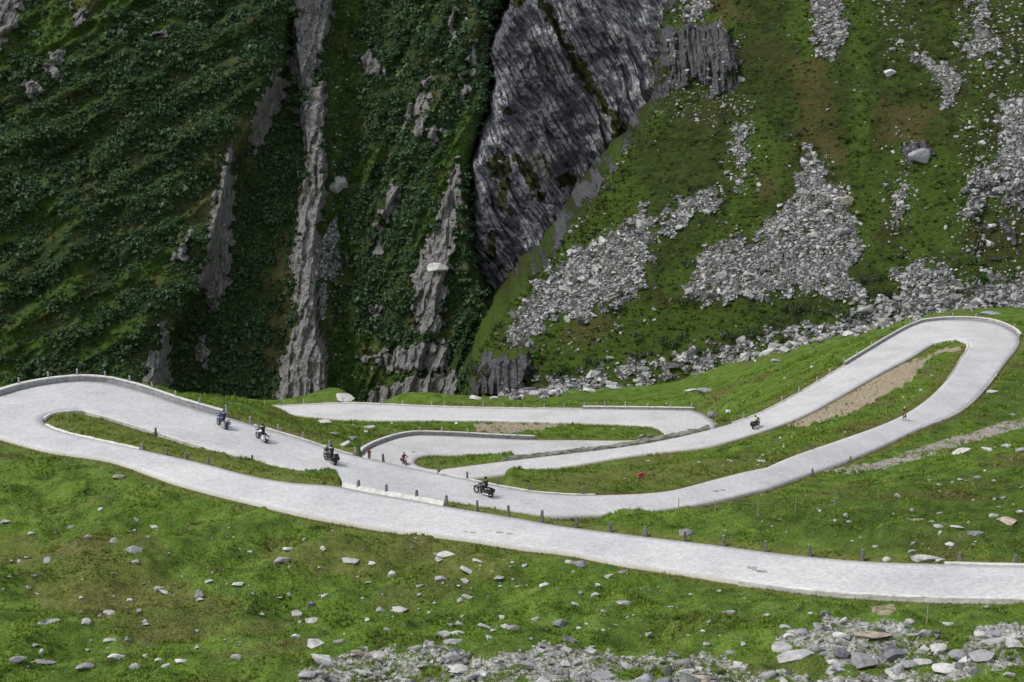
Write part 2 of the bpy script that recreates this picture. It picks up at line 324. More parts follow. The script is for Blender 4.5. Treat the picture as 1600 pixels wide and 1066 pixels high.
# ------------------------------------------------------------------ the road: both edges traced, with its own falling profile
SEC = [  # (name, z0, z1, edge A, edge B, n)
 ('lower leg', -28.9, -37.0,
  [(2050,952),(1850,945),(1680,939),(1600,936),(1500,935),(1375,931),(1270,923),(1150,908),(1056,893),(960,879),(890,863),(845,859),(802,854),(727,841),(640,832),(600,827),(499,810),(439,796),(322,768),(262,751),(200,727),(161,716),(79,706)],
  [(2050,896),(1850,892),(1680,888),(1600,886),(1469,882),(1356,879),(1225,867),(1131,854),(1040,843),(965,834),(877,823),(840,816),(790,807),(740,799),(692,791),(650,783),(603,775),(558,767),(523,759),(455,756),(380,742),(325,726),(225,704),(112,680)], 110),
 ('left bend', -37.0, -38.2,
  [(79,706),(20,690),(-40,672),(-80,650),(-65,634),(-20,623),(0,619),(29,609),(75,600),(121,595)],
  [(112,680),(80,670),(67,661),(66,654),(82,645),(125,641)], 30),
 ('upper leg', -38.2, -46.0,
  [(121,595),(167,597),(205,606),(241,617),(277,630),(314,641),(354,652),(400,666),(435,676),(473,687),(514,701),(556,713),(599,722),(640,731),(683,740),(730,750),(779,760),(827,769),(870,773),(911,775),(990,773),(1041,769),(1069,763),(1123,748),(1198,729)],
  [(125,641),(162,651),(200,662),(243,676),(288,690),(350,709),(397,720),(455,735),(519,750),(558,760),(603,769),(650,777),(697,784),(745,790),(795,799),(845,806),(872,809),(915,807),(960,806),(1031,799),(1119,785),(1198,763)], 90),
 ('right leg', -46.0, -54.0,
  [(1198,729),(1255,707),(1324,684),(1399,657),(1448,627),(1485,589),(1502,560)],
  [(1198,763),(1226,755),(1269,740),(1318,724),(1390,693),(1442,667),(1485,652),(1514,635),(1542,606)], 36),
 ('right bend', -54.0, -55.5,
  [(1502,560),(1513,544),(1513,536),(1500,532),(1485,532),(1459,536)],
  [(1542,606),(1571,566),(1595,538),(1592,522),(1571,510),(1542,501),(1485,499),(1442,503)], 30),
 ('middle leg', -55.5, -64.0,
  [(1459,536),(1427,558),(1384,579),(1312,621),(1255,652),(1197,673),(1134,692),(1106,699),(1059,704),(994,711),(940,720),(884,730),(837,735),(790,741),(736,748)],
  [(1442,503),(1413,514),(1318,572),(1255,611),(1197,642),(1163,656),(1121,669),(1050,686),(975,699),(900,708),(865,712),(790,721),(734,728),(685,735)], 70),
 ('inner bend', -64.0, -66.3,
  [(736,748),(690,755),(640,752),(595,738),(568,722),(561,712),(570,705),(586,696),(624,683),(652,680)],
  [(685,735),(665,732),(650,727),(646,721),(655,714),(677,712)], 30),
 ('inner leg', -66.3, -69.3,
  [(652,680),(700,681),(771,685),(838,688),(900,688),(960,689),(1005,688),(1031,684)],
  [(677,712),(752,712),(809,712),(846,711),(900,708),(960,704),(1000,700),(1036,696)], 36),
 ('inner right bend', -69.3, -70.2,
  [(1031,684),(1039,680),(1037,675),(1031,671),(1012,666)],
  [(1036,696),(1085,688),(1116,674),(1121,665),(1115,657),(1102,648),(1084,641)], 24),
 ('far leg', -70.2, -74.2,
  [(1012,666),(943,662),(884,661),(790,658),(680,657),(567,657),(510,654),(461,648),(410,644),(350,643)],
  [(1084,641),(1000,640),(910,639),(790,638),(680,635.5),(586,631),(535,629.5),(474,632.5),(412,635.5),(350,637)], 60),
]
def resample(p, n):
    p = np.array(p, float)
    for _ in range(2):             # corner cutting, ends kept
        q = np.empty((2 * len(p) - 2, 2)); q[0::2] = p[:-1] * .75 + p[1:] * .25; q[1::2] = p[:-1] * .25 + p[1:] * .75
        p = np.vstack([p[:1], q, p[-1:]])
    d = np.r_[0, np.cumsum(np.hypot(*np.diff(p, axis=0).T))]; t = np.linspace(0, d[-1], n)
    return np.stack([np.interp(t, d, p[:, 0]), np.interp(t, d, p[:, 1])], 1)
EA, EB, ES, PXA, PXB = [], [], [], [], []
for k, (nm, z0, z1, a, b, n) in enumerate(SEC):
    pa, pb = resample(a, n), resample(b, n); z = np.linspace(z0, z1, n); s = slice(0 if k == 0 else 1, None)
    PXA.append(pa[s]); PXB.append(pb[s]); EA.append(at_z(pa[:, 0], pa[:, 1], z)[s]); EB.append(at_z(pb[:, 0], pb[:, 1], z)[s]); ES += [k] * (n - (k > 0))
EA, EB, PXA, PXB, ES = np.vstack(EA), np.vstack(EB), np.vstack(PXA), np.vstack(PXB), np.array(ES)
def smooth_line(P, it=3):
    for _ in range(it): P[1:-1] = P[1:-1] * .5 + (P[:-2] + P[2:]) * .25
    return P
EA[:, 2] = smooth_line(EA[:, 2].copy(), 12); EB[:, 2] = EA[:, 2]

# ------------------------------------------------------------------ the ground: thin-plate surface through the road edges and meadow heights
ctrl = [*EA[::4], *EB[2::4]]
for px, py, z in [(-150,1066,-33),(200,1066,-32.4),(500,1066,-31.6),(800,1066,-31),(1100,1066,-30),(1400,1066,-29),(1750,1066,-28.3),
    (-150,900,-36.5),(0,900,-36),(200,880,-35.9),(0,780,-37.2),(-150,760,-38),(150,770,-36.9),(400,900,-34.7),(330,820,-35.8),(600,950,-33.4),(800,950,-32.7),(620,860,-35.0),
    (1000,960,-31.6),(1200,980,-30.7),(1500,1000,-29.5),(1100,822,-39),(1300,800,-39),(1450,800,-38),(1600,800,-36.6),(1750,800,-35.5),
    (1450,730,-46),(1600,700,-47),(1750,700,-46.5),(1600,620,-53.7),(1720,560,-55.4),(1720,480,-55.8),(1500,488,-57.2),(1610,488,-56.4),
    (1200,580,-65),(1200,560,-66.4),(1350,530,-60.8),(1000,612,-74.6),(900,600,-75.8),(760,622,-77.4),(1100,600,-70),(1120,640,-68.8),(1180,625,-65.5),
    (360,629,-49),(330,634,-45),(430,640,-57),(520,662,-64.5),(520,685,-56.5),(600,668,-68.3),(470,660,-56),(540,612,-73.2),(480,624,-73.6),(620,627,-77)]:
    ctrl.append(at_z(px, py, z))
for p in [(0,40,-25),(-45,40,-27),(45,40,-24),(-70,60,-34),(70,60,-27),(-25,335,-97),(-60,315,-97),(-70,205,-64),(-85,250,-88),(-110,190,-72),(-110,300,-104),(-62,245,-74),(-95,150,-58),
          (60,350,-72),(110,350,-66),(10,350,-86),(150,300,-58),(150,200,-50),(130,120,-36),(-25,305,-84),(-100,100,-42),(-45,292,-79)]:
    ctrl.append(np.array(p, float))
for x in range(780, 1301, 65):      # the grass between upper and middle leg sags a little
    m1 = ES == 2 if x < 1190 else ES == 3; i1 = np.nonzero(m1)[0][np.abs(PXA[m1][:, 0] - x).argmin()]; i2 = np.nonzero(ES == 5)[0][np.abs(PXA[ES == 5][:, 0] - x).argmin()]
    p = EA[i1] * .5 + EA[i2] * .5; p[2] -= .05 * np.linalg.norm(EA[i1, :2] - EA[i2, :2]) * .5; ctrl.append(p)
for x, t in ((600, .5), (640, .5), (690, .5), (735, .5)):
    i1 = np.nonzero(ES == 2)[0][np.abs(PXA[ES == 2][:, 0] - x).argmin()]; m2 = (ES == 5) | (ES == 6); i2 = np.nonzero(m2)[0][((PXA[m2] - np.array([x, 745]))**2).sum(1).argmin()]
    p = EA[i1] * .55 + EA[i2] * .45; p[2] -= 3.0; ctrl.append(p)
ctrl = np.array(ctrl); CXY = ctrl[:, :2] / 100
def U(d2): return d2 * np.log(d2 + 1e-12)
Kc = len(ctrl); A = np.zeros((Kc + 3, Kc + 3)); D2 = ((CXY[:, None] - CXY[None])**2).sum(-1)
A[:Kc, :Kc] = U(D2) + np.eye(Kc) * 2e-4; A[:Kc, Kc] = 1; A[:Kc, Kc + 1:] = CXY; A[Kc, :Kc] = 1; A[Kc + 1:, :Kc] = CXY.T
TW = np.linalg.solve(A, np.r_[ctrl[:, 2], 0, 0, 0])
def tps(x, y):
    x = np.asarray(x, float).ravel() / 100; y = np.asarray(y, float).ravel() / 100; out = np.empty(len(x))
    for i in range(0, len(x), 20000):
        xx, yy = x[i:i + 20000], y[i:i + 20000]
        out[i:i + 20000] = U((xx[:, None] - CXY[:, 0])**2 + (yy[:, None] - CXY[:, 1])**2) @ TW[:Kc] + TW[Kc] + TW[Kc + 1] * xx + TW[Kc + 2] * yy
    return out
# distance to the road on a half-metre plan grid
rs = []
for i in range(len(EA) - 1):
    L = max(np.linalg.norm(EA[i + 1, :2] - EA[i, :2]), np.linalg.norm(EB[i + 1, :2] - EB[i, :2])); nl = max(2, int(L / 0.5) + 1)
    W = max(2, int(np.linalg.norm(EA[i, :2] - EB[i, :2]) / 0.5) + 1)
    for t in np.linspace(0, 1, nl, endpoint=False):
        a = EA[i] * (1 - t) + EA[i + 1] * t; b = EB[i] * (1 - t) + EB[i + 1] * t
        rs.append(a + (b - a) * np.linspace(0, 1, W)[:, None])
rs = np.vstack(rs); kd = kdtree.KDTree(len(rs))
for i, p in enumerate(rs): kd.insert((p[0], p[1], 0), i)
kd.balance()
GX0, GX1, GY0, GY1, GS = -135.0, 145.0, 40.0, 352.0, 0.5
gx = np.arange(GX0, GX1 + .1, GS); gy = np.arange(GY0, GY1 + .1, GS)
GD = np.full((len(gy), len(gx)), 12.0); GZ = np.zeros_like(GD)
near = np.zeros(GD.shape, bool)    # only cells within ~4 m of the road need the exact query
ii = np.round((rs[:, 1] - GY0) / GS).astype(int); jj = np.round((rs[:, 0] - GX0) / GS).astype(int)
ok = (ii >= 0) & (ii < len(gy)) & (jj >= 0) & (jj < len(gx)); near[ii[ok], jj[ok]] = True
for _ in range(9):
    m = near.copy(); m[1:] |= near[:-1]; m[:-1] |= near[1:]; m[:, 1:] |= near[:, :-1]; m[:, :-1] |= near[:, 1:]; near = m
for i, j in zip(*np.nonzero(near)):
    _, k, d = kd.find((gx[j], gy[i], 0)); GD[i, j] = max(0.0, d - 0.3); GZ[i, j] = rs[k, 2]
def bil(G, x, y):
    fx = np.clip((np.asarray(x) - GX0) / GS, 0, len(gx) - 1.001); fy = np.clip((np.asarray(y) - GY0) / GS, 0, len(gy) - 1.001)
    i = fy.astype(int); j = fx.astype(int); u = fx - j; v = fy - i
    return (G[i, j] * (1 - u) + G[i, j + 1] * u) * (1 - v) + (G[i + 1, j] * (1 - u) + G[i + 1, j + 1] * u) * v
GZ = np.where(near, GZ, np.nan)
def seg(E, PX, sec, x0, x1): m = np.isin(ES, sec) & (PX[:, 0] > x0) & (PX[:, 0] < x1); return [tuple(p) for p in E[m][:, :2]]
SEAM1 = sorted(seg(EB, PXB, [0], 524, 698)) + sorted(seg(EB, PXB, [2], 524, 698))[::-1]; SEAM1B = sorted(seg(EB, PXB, [0], 660, 1010)) + sorted(seg(EB, PXB, [2], 660, 1010))[::-1]        # between the two near roads
SEAM2 = sorted(seg(EA, PXA, [2], 556, 800)) + seg(EA, PXA, [5], 0, 800) + [tuple(EA[k][:2]) for k in np.nonzero(ES == 6)[0][:20]]
SEAM3 = sorted(seg(EB, PXB, [5], 800, 1128)) + [tuple(EB[k][:2]) for k in np.nonzero((ES == 8) & (PXB[:, 1] > 664))[0]][::-1] + sorted(seg(EB, PXB, [7], 800, 1040))[::-1]
def seam_sd(x, y): return poly_sd(SEAM1, x, y), poly_sd(SEAM2, x, y)
RIDGES = [([(455,803),(380,818),(300,838),(225,858)], 1.3, 4.0), ([(790,884),(690,876),(600,880),(540,892),(490,915)], 1.2, 3.6), ([(240,752),(180,770),(90,790),(0,800)], 1.0, 4.0), ([(560,905),(470,925),(380,945)], .9, 3.2), ([(130,900),(60,915),(-40,930)], .9, 3.5),
    ([(1150,925),(1060,940),(980,960),(900,990)], 1.0, 3.5), ([(330,985),(240,990),(140,1005)], .8, 2.8), ([(760,930),(700,950),(620,965)], .7, 2.5), ([(1330,765),(1420,760),(1520,735)], 1.2, 4.5), ([(1250,830),(1350,815),(1480,805)], 1.0, 4.0)]
RIDGES = [(at_z(np.array(p)[:, 0], np.array(p)[:, 1], -34.5 if p[0][0] < 1240 else -40)[:, :2], h, wd) for p, h, wd in RIDGES]
def ridge_z(x, y):
    out = np.zeros(np.shape(x))
    for P, h, wd in RIDGES:
        d2 = np.full(np.shape(x), 1e9)
        for (ax, ay), (bx, by) in zip(P[:-1], P[1:]):
            ex, ey = bx - ax, by - ay; t = np.clip(((x - ax) * ex + (y - ay) * ey) / (ex * ex + ey * ey), 0, 1); d2 = np.minimum(d2, (x - ax - t * ex)**2 + (y - ay - t * ey)**2)
        out = out + h * np.exp(-d2 / wd**2)
    return out
def ground_z(x, y):
    shp = np.shape(x); x = np.ravel(x); y = np.ravel(y)
    d = bil(GD, x, y); z = tps(x, y)
    lump = 0.75 * fbm(x / 11, y / 11, 3, 11) + 0.42 * fbm(x / 3.1, y / 3.1, 3, 21) + 0.10 * fbm(x / .9, y / .9, 2, 31)
    lump += 0.35 * np.maximum(0, ridged(x / 16, y / 9, 3, 41) - .5)
    lump = lump + ridge_z(x, y) * sstep(4, 12, d); z = z + lump * sstep(0.6, 9.0, d) * (1 - .7 * sstep(135, 165, y)) + 0.10 * sstep(0.2, 1.2, d)
    s1, s2 = seam_sd(x, y); px_ = 800 + 2600 * x / y; drop = np.maximum((4.0 * sstep(-.3, 1.2, s1) + 9.0 * sstep(-.3, 1.5, s2) * sstep(815, 735, px_)) * sstep(.05, 1.3, d),
        7.0 * sstep(-.2, 1.5, poly_sd(SEAM3, x, y)) * sstep(.1, 1.4, d)); drop = np.maximum(drop, 3.6 * sstep(-.5, 1.5, poly_sd(SEAM1B, x, y)) * sstep(.8 , 2.6, d) * sstep(1000, 800, px_))
    rz = np.nan_to_num(bil(np.where(np.isnan(GZ), 0, GZ), x, y)); good = ~np.isnan(bil(GZ, x, y))
    wv = sstep(0.25, 3.5, d); wv = np.where(good, wv, 1)
    rz = rz - 0.22 + 0.22 * sstep(0.0, 0.7, d)
    return (np.where(good, rz * (1 - wv), 0) + z * wv - drop).reshape(shp)
def ground_hit(px, py, extra=0.0): # where pixel rays meet the ground
    px = np.atleast_1d(np.asarray(px, float)); py = np.atleast_1d(np.asarray(py, float)); d = ray(px, py)
    t = np.arange(60, 345, 0.75); out = np.zeros((len(px), 3))
    for a in range(0, len(px), 64):
        dd = d[a:a + 64]; P = dd[:, None] * t[None, :, None]; z = ground_z(P[..., 0], P[..., 1]) + extra
        below = P[..., 2] < z; k = np.where(below.any(1), below.argmax(1), len(t) - 1); k0 = np.maximum(k - 1, 0); r_ = np.arange(len(dd))
        g0 = P[r_, k0, 2] - z[r_, k0]; g1 = P[r_, k, 2] - z[r_, k]; f = np.clip(g0 / (g0 - g1 + 1e-9), 0, 1)
        out[a:a + 64] = dd * (t[k0] + (t[k] - t[k0]) * f)[:, None]
    return out

# ground mesh: fan of rays from under the camera, finer where it is nearer
az = np.linspace(R(-32), R(36), 1080); rr = np.concatenate([np.linspace(52, 80, 50, endpoint=False), np.linspace(80, 130, 230, endpoint=False), np.linspace(130, 352, 560)])
AZ, RR = np.meshgrid(az, rr); gX = RR * np.sin(AZ); gY = RR * np.cos(AZ); gZ = ground_z(gX, gY)
GP = np.stack([gX, gY, gZ], -1); gpx, gpy = proj(GP); gd = bil(GD, gX, gY)
DIRT = [[(1232,666),(1300,627),(1360,592),(1420,566),(1455,556),(1425,594),(1372,624),(1322,649),(1265,664)],
                  [(1440,560),(1470,545),(1505,540),(1500,548),(1470,552)], [(740,664),(790,661),(850,662),(885,664),(860,668),(820,675),(770,677),(745,672)],
                  [(1365,947),(1395,944),(1402,954),(1380,960),(1362,957)]]
dirt = poly_mask(DIRT, gpx, gpy, 3, 4, .08, 2)
path_line = np.array([(1285,737),(1330,733),(1380,727),(1425,712),(1470,698),(1520,683),(1560,669),(1620,655)], float)
pd = poly_mask([[(1285,737),(1330,728),(1380,720),(1425,703),(1470,689),(1520,675),(1560,663),(1620,652),(1620,665),(1560,677),(1520,690),(1470,707),(1425,721),(1380,732),(1330,740)]], gpx, gpy, 2, 3, .1, 5)
stony = poly_mask([[(440,1075),(480,1045),(560,1012),(700,1007),(760,1030),(860,1004),(960,1020),(1000,1025),(1100,1020),(1180,1045),(1330,1055),(1440,1040),(1610,1012),(1610,1040),(1450,1075)],
                   [(800,598),(850,598),(900,592),(1010,575),(1110,552),(1200,535),(1290,510),(1380,490),(1480,455),(1620,440),(1620,478),(1480,482),(1380,512),(1290,532),(1200,558),(1110,572),(1010,595),(900,615),(800,622)],
                   [(1210,1000),(1300,960),(1420,970),(1480,1000),(1480,1045),(1300,1040)], [(1520,975),(1610,970),(1610,1010),(1500,1030)],
                   [(850,706),(900,699),(975,690),(1050,678),(1110,665),(1118,668),(1050,688),(975,701),(900,711)]], gpx, gpy, 4, 8, .06, 8)
stony = np.maximum(stony * (.40 + .42 * sstep(-.45, .2, fbm(gpx * .022, gpy * .03, 3, 173))), 0.9 * pd)
dry = np.maximum(sstep(1.6, 0.2, gd) * .8, poly_mask([[(66,650),(120,645),(520,748),(520,757),(300,715),(100,672)],[(920,728),(1100,722),(1260,700),(1150,735),(1050,752),(920,755)],[(760,752),(900,733),(980,735),(900,768),(820,762)],
                  [(0,835),(160,850),(330,940),(60,960)],[(420,845),(620,830),(760,850),(820,900),(560,905),(400,880)]], gpx, gpy, 12, 16, .03, 9) * .75)
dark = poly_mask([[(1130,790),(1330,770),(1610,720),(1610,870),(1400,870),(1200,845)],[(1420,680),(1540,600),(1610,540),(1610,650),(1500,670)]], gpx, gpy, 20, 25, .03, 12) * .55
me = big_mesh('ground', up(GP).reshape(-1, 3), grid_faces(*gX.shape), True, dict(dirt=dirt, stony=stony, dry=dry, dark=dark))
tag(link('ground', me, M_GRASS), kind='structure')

# road surface: one strip, lying a little proud of the ground under it
NA = 9; ac = np.linspace(0, 1, NA); RP = EA[:, None] + (EB - EA)[:, None] * ac[None, :, None]; RP[..., 2] += 0.02 + 0.05 * (1 - (2 * ac - 1)**2)[None]
PXRP = np.stack(proj(RP), -1).reshape(-1, 2); sk = RP[:, [0, -1]].copy(); sk[..., 2] -= 0.35
RPs = np.concatenate([sk[:, :1], RP, sk[:, 1:]], 1); acs = np.r_[0, ac, 1]
me = big_mesh('road', up(RPs).reshape(-1, 3), grid_faces(*RPs.shape[:2]), True, dict(across=np.tile(acs, (len(RPs), 1))))
tag(link('road', me, M_ROAD), kind='structure')
M_PATCH = plain('tar_patch', (.33, .33, .335), .85, .2, .25)
for pts, wd in (([(1168,884),(1184,889),(1199,894)], .35), ([(762,829),(785,832),(808,835)], .12), ([(722,830),(745,832)], .10), ([(640,705),(652,707)], .3), ([(1110,768),(1135,764)], .25)):
    q = resample(pts, 12); idx = [((PXRP - a)**2).sum(-1).argmin() for a in q]; zz = RP.reshape(-1, 3)[idx, 2] + .012; W3 = at_z(q[:, 0], q[:, 1], zz); tt_ = np.gradient(W3[:, :2], axis=0); tt_ /= np.linalg.norm(tt_, axis=1)[:, None]
    nn_ = np.c_[-tt_[:, 1], tt_[:, 0], np.zeros(12)]; hw = wd * np.sin(np.linspace(.15, 3.0, 12))[:, None] * rng.uniform(.6, 1.2, (12, 1)); tag(link('road_patch', big_mesh('road_patch', up(np.stack([W3 - nn_ * hw, W3 + nn_ * hw], 1)).reshape(-1, 3), grid_faces(12, 2), True), M_PATCH), kind='structure')
# dirt path branching off to the right
pl = resample(path_line, 40); pw = ground_hit(pl[:, 0], pl[:, 1]); pt = np.gradient(pw[:, :2], axis=0); pt /= np.linalg.norm(pt, axis=1)[:, None]
PN = np.stack([-pt[:, 1], pt[:, 0]], 1); PP = []
for k in np.linspace(-1, 1, 9):
    wd = 1.5 + .5 * fbm(np.arange(40) * .15, np.full(40, k), 2, 4)
    xy = pw[:, :2] + PN * (wd * k)[:, None]; PP.append(np.c_[xy, ground_z(xy[:, 0], xy[:, 1]) + 0.07 - .12 * abs(k)**3])
PP = np.array(PP)
npth = NT('path_gravel'); npth.bump(npth.noise(6, 5, .7), .6, .08)
M_PATH = npth.done(npth.ramp(npth.noise(1.3, 7, .75), [(.3, (.12, .105, .10)), (.5, (.27, .235, .215)), (.7, (.42, .38, .35))]))
tag(link('path', big_mesh('path', up(PP).reshape(-1, 3), grid_faces(*PP.shape[:2]), True), M_PATH), kind='structure')

# ------------------------------------------------------------------ stones
def rock_template(seed, sub=0, npts=11):
    g = np.random.default_rng(seed); bm = bmesh.new()
    if sub == 0:
        p = g.normal(size=(npts, 3)); p /= np.linalg.norm(p, axis=1)[:, None]; p *= g.uniform(.75, 1.1, (npts, 1)) * np.array([1, .8, .62])
        for q in p: bm.verts.new(q)
        r = bmesh.ops.convex_hull(bm, input=bm.verts); bmesh.ops.delete(bm, geom=[v for v in r['geom_interior'] if isinstance(v, bmesh.types.BMVert)], context='VERTS')
    else:
        bmesh.ops.create_icosphere(bm, subdivisions=sub, radius=1.35)
        pn = g.normal(size=(15, 3)); pn /= np.linalg.norm(pn, axis=1)[:, None]; pdist = g.uniform(.62, 1.0, 15)
        for v in bm.verts:
            c = np.array(v.co)
            for nn, dd in zip(pn, pdist):
                e = c @ nn - dd
                if e > 0: c = c - nn * e
            c = c * (1 + .05 * perlin(c[0] * 2.5 + seed, c[1] * 2.5 + c[2] * 1.7, 3)) * np.array([1, .85, .78])
            v.co = c
    bmesh.ops.triangulate(bm, faces=bm.faces); bm.verts.index_update()
    V = np.array([v.co[:] for v in bm.verts]); Fc = np.array([[v.index for v in f.verts] for f in bm.faces]); bm.free()
    return V, Fc
SMALL = [rock_template(100 + i) for i in range(10)]
def rot_mats(n, tilt=0.5):
    a = rng.uniform(0, 2 * math.pi, n); c, s = np.cos(a), np.sin(a); Z = np.zeros((n, 3, 3)); Z[:, 0, 0] = c; Z[:, 0, 1] = -s; Z[:, 1, 0] = s; Z[:, 1, 1] = c; Z[:, 2, 2] = 1
    b = rng.normal(0, tilt, n); c, s = np.cos(b), np.sin(b); X = np.zeros((n, 3, 3)); X[:, 0, 0] = 1; X[:, 1, 1] = c; X[:, 1, 2] = -s; X[:, 2, 1] = s; X[:, 2, 2] = c
    return X @ Z
def merge(templates, P, size, tilt=0.5, tone=None, leaf=None, aniso=None):
    n = len(P); Rm = rot_mats(n, tilt); pick = rng.integers(0, len(templates), n); Vs, Fs, T, Lf = [], [], [], []; off = 0
    tone = rng.uniform(0, 1, n) if tone is None else tone; sz = np.asarray(size, float).reshape(n, -1)
    for k, tp in enumerate(templates):
        q = np.nonzero(pick == k)[0]
        if not len(q): continue
        V, Fc = tp[0], tp[1]
        W = np.einsum('nij,vj->nvi', Rm[q], V) if aniso is None else np.einsum('nij,nvj->nvi', Rm[q], V[None] * aniso[q][:, None])
        W = W * sz[q][:, None] + P[q][:, None]
        Vs.append(W.reshape(-1, 3)); Fs.append((Fc[None] + (np.arange(len(q)) * len(V))[:, None, None]).reshape(-1, Fc.shape[1]) + off); off += W.shape[0] * W.shape[1]
        T.append(np.repeat(tone[q], len(V)))
        if leaf: Lf.append(np.tile(tp[2], len(q)))
    a = dict(tone=np.concatenate(T))
    if leaf: a['leaf'] = np.concatenate(Lf)
    return np.vstack(Vs), np.vstack(Fs), a
def stuff(name, templates, P, size, mat, label, cat, **k):
    V, Fc, a = merge(templates, P, size, **k); return tag(link(name, big_mesh(name, up(V), Fc, False, a), mat), label, cat, kind='stuff')

# ------------------------------------------------------------------ mountains: three relief sheets standing one behind the other
class Sheet: pass
def sheet(name, x0, x1, nx, z0, z1, nz, fy):
    s = Sheet(); X, Z = np.meshgrid(np.linspace(x0, x1, nx), np.linspace(z0, z1, nz)); Y = fy(X, Z, None, None)
    for _ in range(2):             # photo position of every vertex, for tracing outcrops and scree
        px, py = proj(np.stack([X, Y, Z], -1)); Y = fy(X, Z, px, py)
    s.X, s.Y, s.Z = X, Y, Z; s.px, s.py = proj(np.stack([X, Y, Z], -1)); return s
def finish(s, name, mat, attrs, smooth=False):
    s.P = np.stack([s.X, s.Y, s.Z], -1)
    me = big_mesh(name, up(s.P).reshape(-1, 3), grid_faces(*s.X.shape), smooth, attrs); s.px, s.py = proj(s.P)
    return tag(link(name, me, mat), kind='structure')

# -- left mountainside
CL = [(830,-200),(800,-5),(779,40),(772,130),(764,180),(743,255),(740,330),(748,410),(770,465),(790,520),(800,700)]
E1 = [(470,-300),(456,0),(448,100),(405,190),(372,250),(356,330),(330,430),(272,520),(262,620),(255,800)]
PL = [(440,-300),(455,0),(462,80),(470,140),(478,240),(466,320),(458,400),(462,470),(448,540),(434,630),(430,800)]
PR = [(530,-300),(520,0),(508,70),(510,160),(511,280),(498,350),(497,430),(498,520),(512,560),(514,700)]
def f_left(X, Z, px, py):
    Y = 352 + 0.72 * (Z + 90)
    if px is None: return Y
    e = px - line_x(E1, py); Y = Y - 13 * sstep(9, -9, e) - np.clip(-e, 0, 500) * 0.012 + 3 * sstep(0, 40, e)
    inp = sstep(-5, 5, px - line_x(PL, py)) * sstep(6, -4, px - line_x(PR, py)); Y = Y - 8 * inp
    g = px - line_x(PR, py); Y = Y + 4 * sstep(0, 30, g) - 9 * sstep(60, 200, g)
    # slanting ribs right of the pillar and on the flank
    u = (px + 0.42 * py) / 62; Y = Y - 3.4 * ridged(u, py / 420, 3, 61) * sstep(20, 70, g)
    u2 = (px * .62 + py) / 88; Y = Y - 3.4 * ridged(u2, (px - py) / 300, 3, 71) * sstep(0, -50, e)
    Y = Y + 42 * sstep(-22, 30, px - line_x(CL, py)); Y = Y - 2.0 * fbm(X / 9, Z / 9, 4, 81); return Y
L = sheet('mountain', -160, 62, 720, -112, 30, 500, f_left)
ROCKL = [[(455,-30),(525,-30),(516,33),(506,70),(493,109),(483,139),(466,142),(450,99),(463,66),(463,33)],
 [(433,109),(450,132),(446,156),(420,199),(410,232),(400,238),(390,228),(400,166),(417,142)],
 [(484,142),(509,129),(509,159),(503,199),(509,248),(511,288),(498,348),(499,366),(496,426),(496,512),(510,532),(512,622),(433,632),(436,565),(466,505),(460,449),(453,403),(465,366),(466,300),(476,298),(479,238),(463,172)],
 [(361,228),(367,281),(368,300),(364,356),(361,446),(341,485),(328,489),(325,449),(305,446),(321,409),(325,360),(340,300)],
 [(255,502),(265,525),(267,625),(226,625),(232,552),(248,542)], [(321,515),(330,552),(320,573),(303,555)], [(-60,-20),(42,-20),(25,40),(0,72),(-60,120)],
 [(40,130),(65,128),(62,155),(38,152)],[(78,85),(104,84),(88,118),(70,112)],[(112,12),(136,18),(126,42),(118,38)],[(185,38),(200,40),(192,62)],[(240,48),(262,48),(252,62)],
 [(628,200),(640,165),(668,120),(677,115),(668,168),(648,182)],[(566,99),(579,73),(602,113),(580,118)],[(655,170),(672,150),(662,215),(650,212)],
 [(718,245),(722,300),(700,426),(693,485),(690,520),(648,518),(645,439),(658,393),(680,356),(694,298)],[(585,551),(648,538),(700,532),(700,578),(648,580),(600,575)],
 [(575,612),(638,590),(681,585),(714,578),(712,640),(570,640)],[(596,331),(612,289),(627,289),(618,335),(604,352)],[(675,195),(690,200),(676,232),(668,228)],
 [(560,560),(575,548),(580,575)],[(590,350),(604,350),(598,395),(584,400)],[(270,405),(285,380),(300,360),(290,410)],[(720,120),(735,135),(720,165)],[(575,475),(600,480),(585,510)],
 [(700,30),(712,10),(714,55),(704,70)],[(733,95),(742,60),(748,100),(738,130)]]
rock = np.clip(poly_mask(ROCKL, L.px, L.py, 5, 11, .08, 31) - .22 * sstep(.1, .6, fbm(L.px * .09, L.py * .05, 4, 32)), 0, 1)
tal = poly_mask([[(526,335),(533,422),(520,440),(497,432),(496,389),(512,360)],[(500,440),(512,445),(506,500),(500,500)]], L.px, L.py, 3, 4, .1, 33)
g = L.px - line_x(PR, L.py); e = L.px - line_x(E1, L.py)
nz1 = fbm(L.px * .012, L.py * .012, 4, 35); nz2 = fbm((L.px * .6 + L.py) * .022, (L.px - .6 * L.py) * .006, 4, 36)
bright = sstep(-2, 8, g) * sstep(75, 35, g + 25 * nz1) * sstep(-.6, .1, nz1 + .25)
bright = np.maximum(bright, sstep(-30, -90, e) * sstep(.22, .55, nz2 + .35 * sstep(330, 560, L.py) - .25 * sstep(300, 100, L.py)) * .85)
bright = np.maximum(bright, poly_mask([[(0,50),(40,20),(160,-20),(230,-20),(150,50),(90,130),(40,175),(0,190)]], L.px, L.py, 20, 30, .03, 37) * sstep(-.3, .3, nz1 + .25))
bright = np.maximum(bright, poly_mask([[(675,260),(740,150),(745,250),(690,300),(660,400),(648,390)],[(560,250),(640,190),(600,250),(530,320)],[(520,560),(580,520),(640,600),(560,625),(520,610)]], L.px, L.py, 8, 12, .05, 39) * .85)
brown = sstep(.25, .6, fbm(L.px * .02, L.py * .02, 4, 41)) * .5
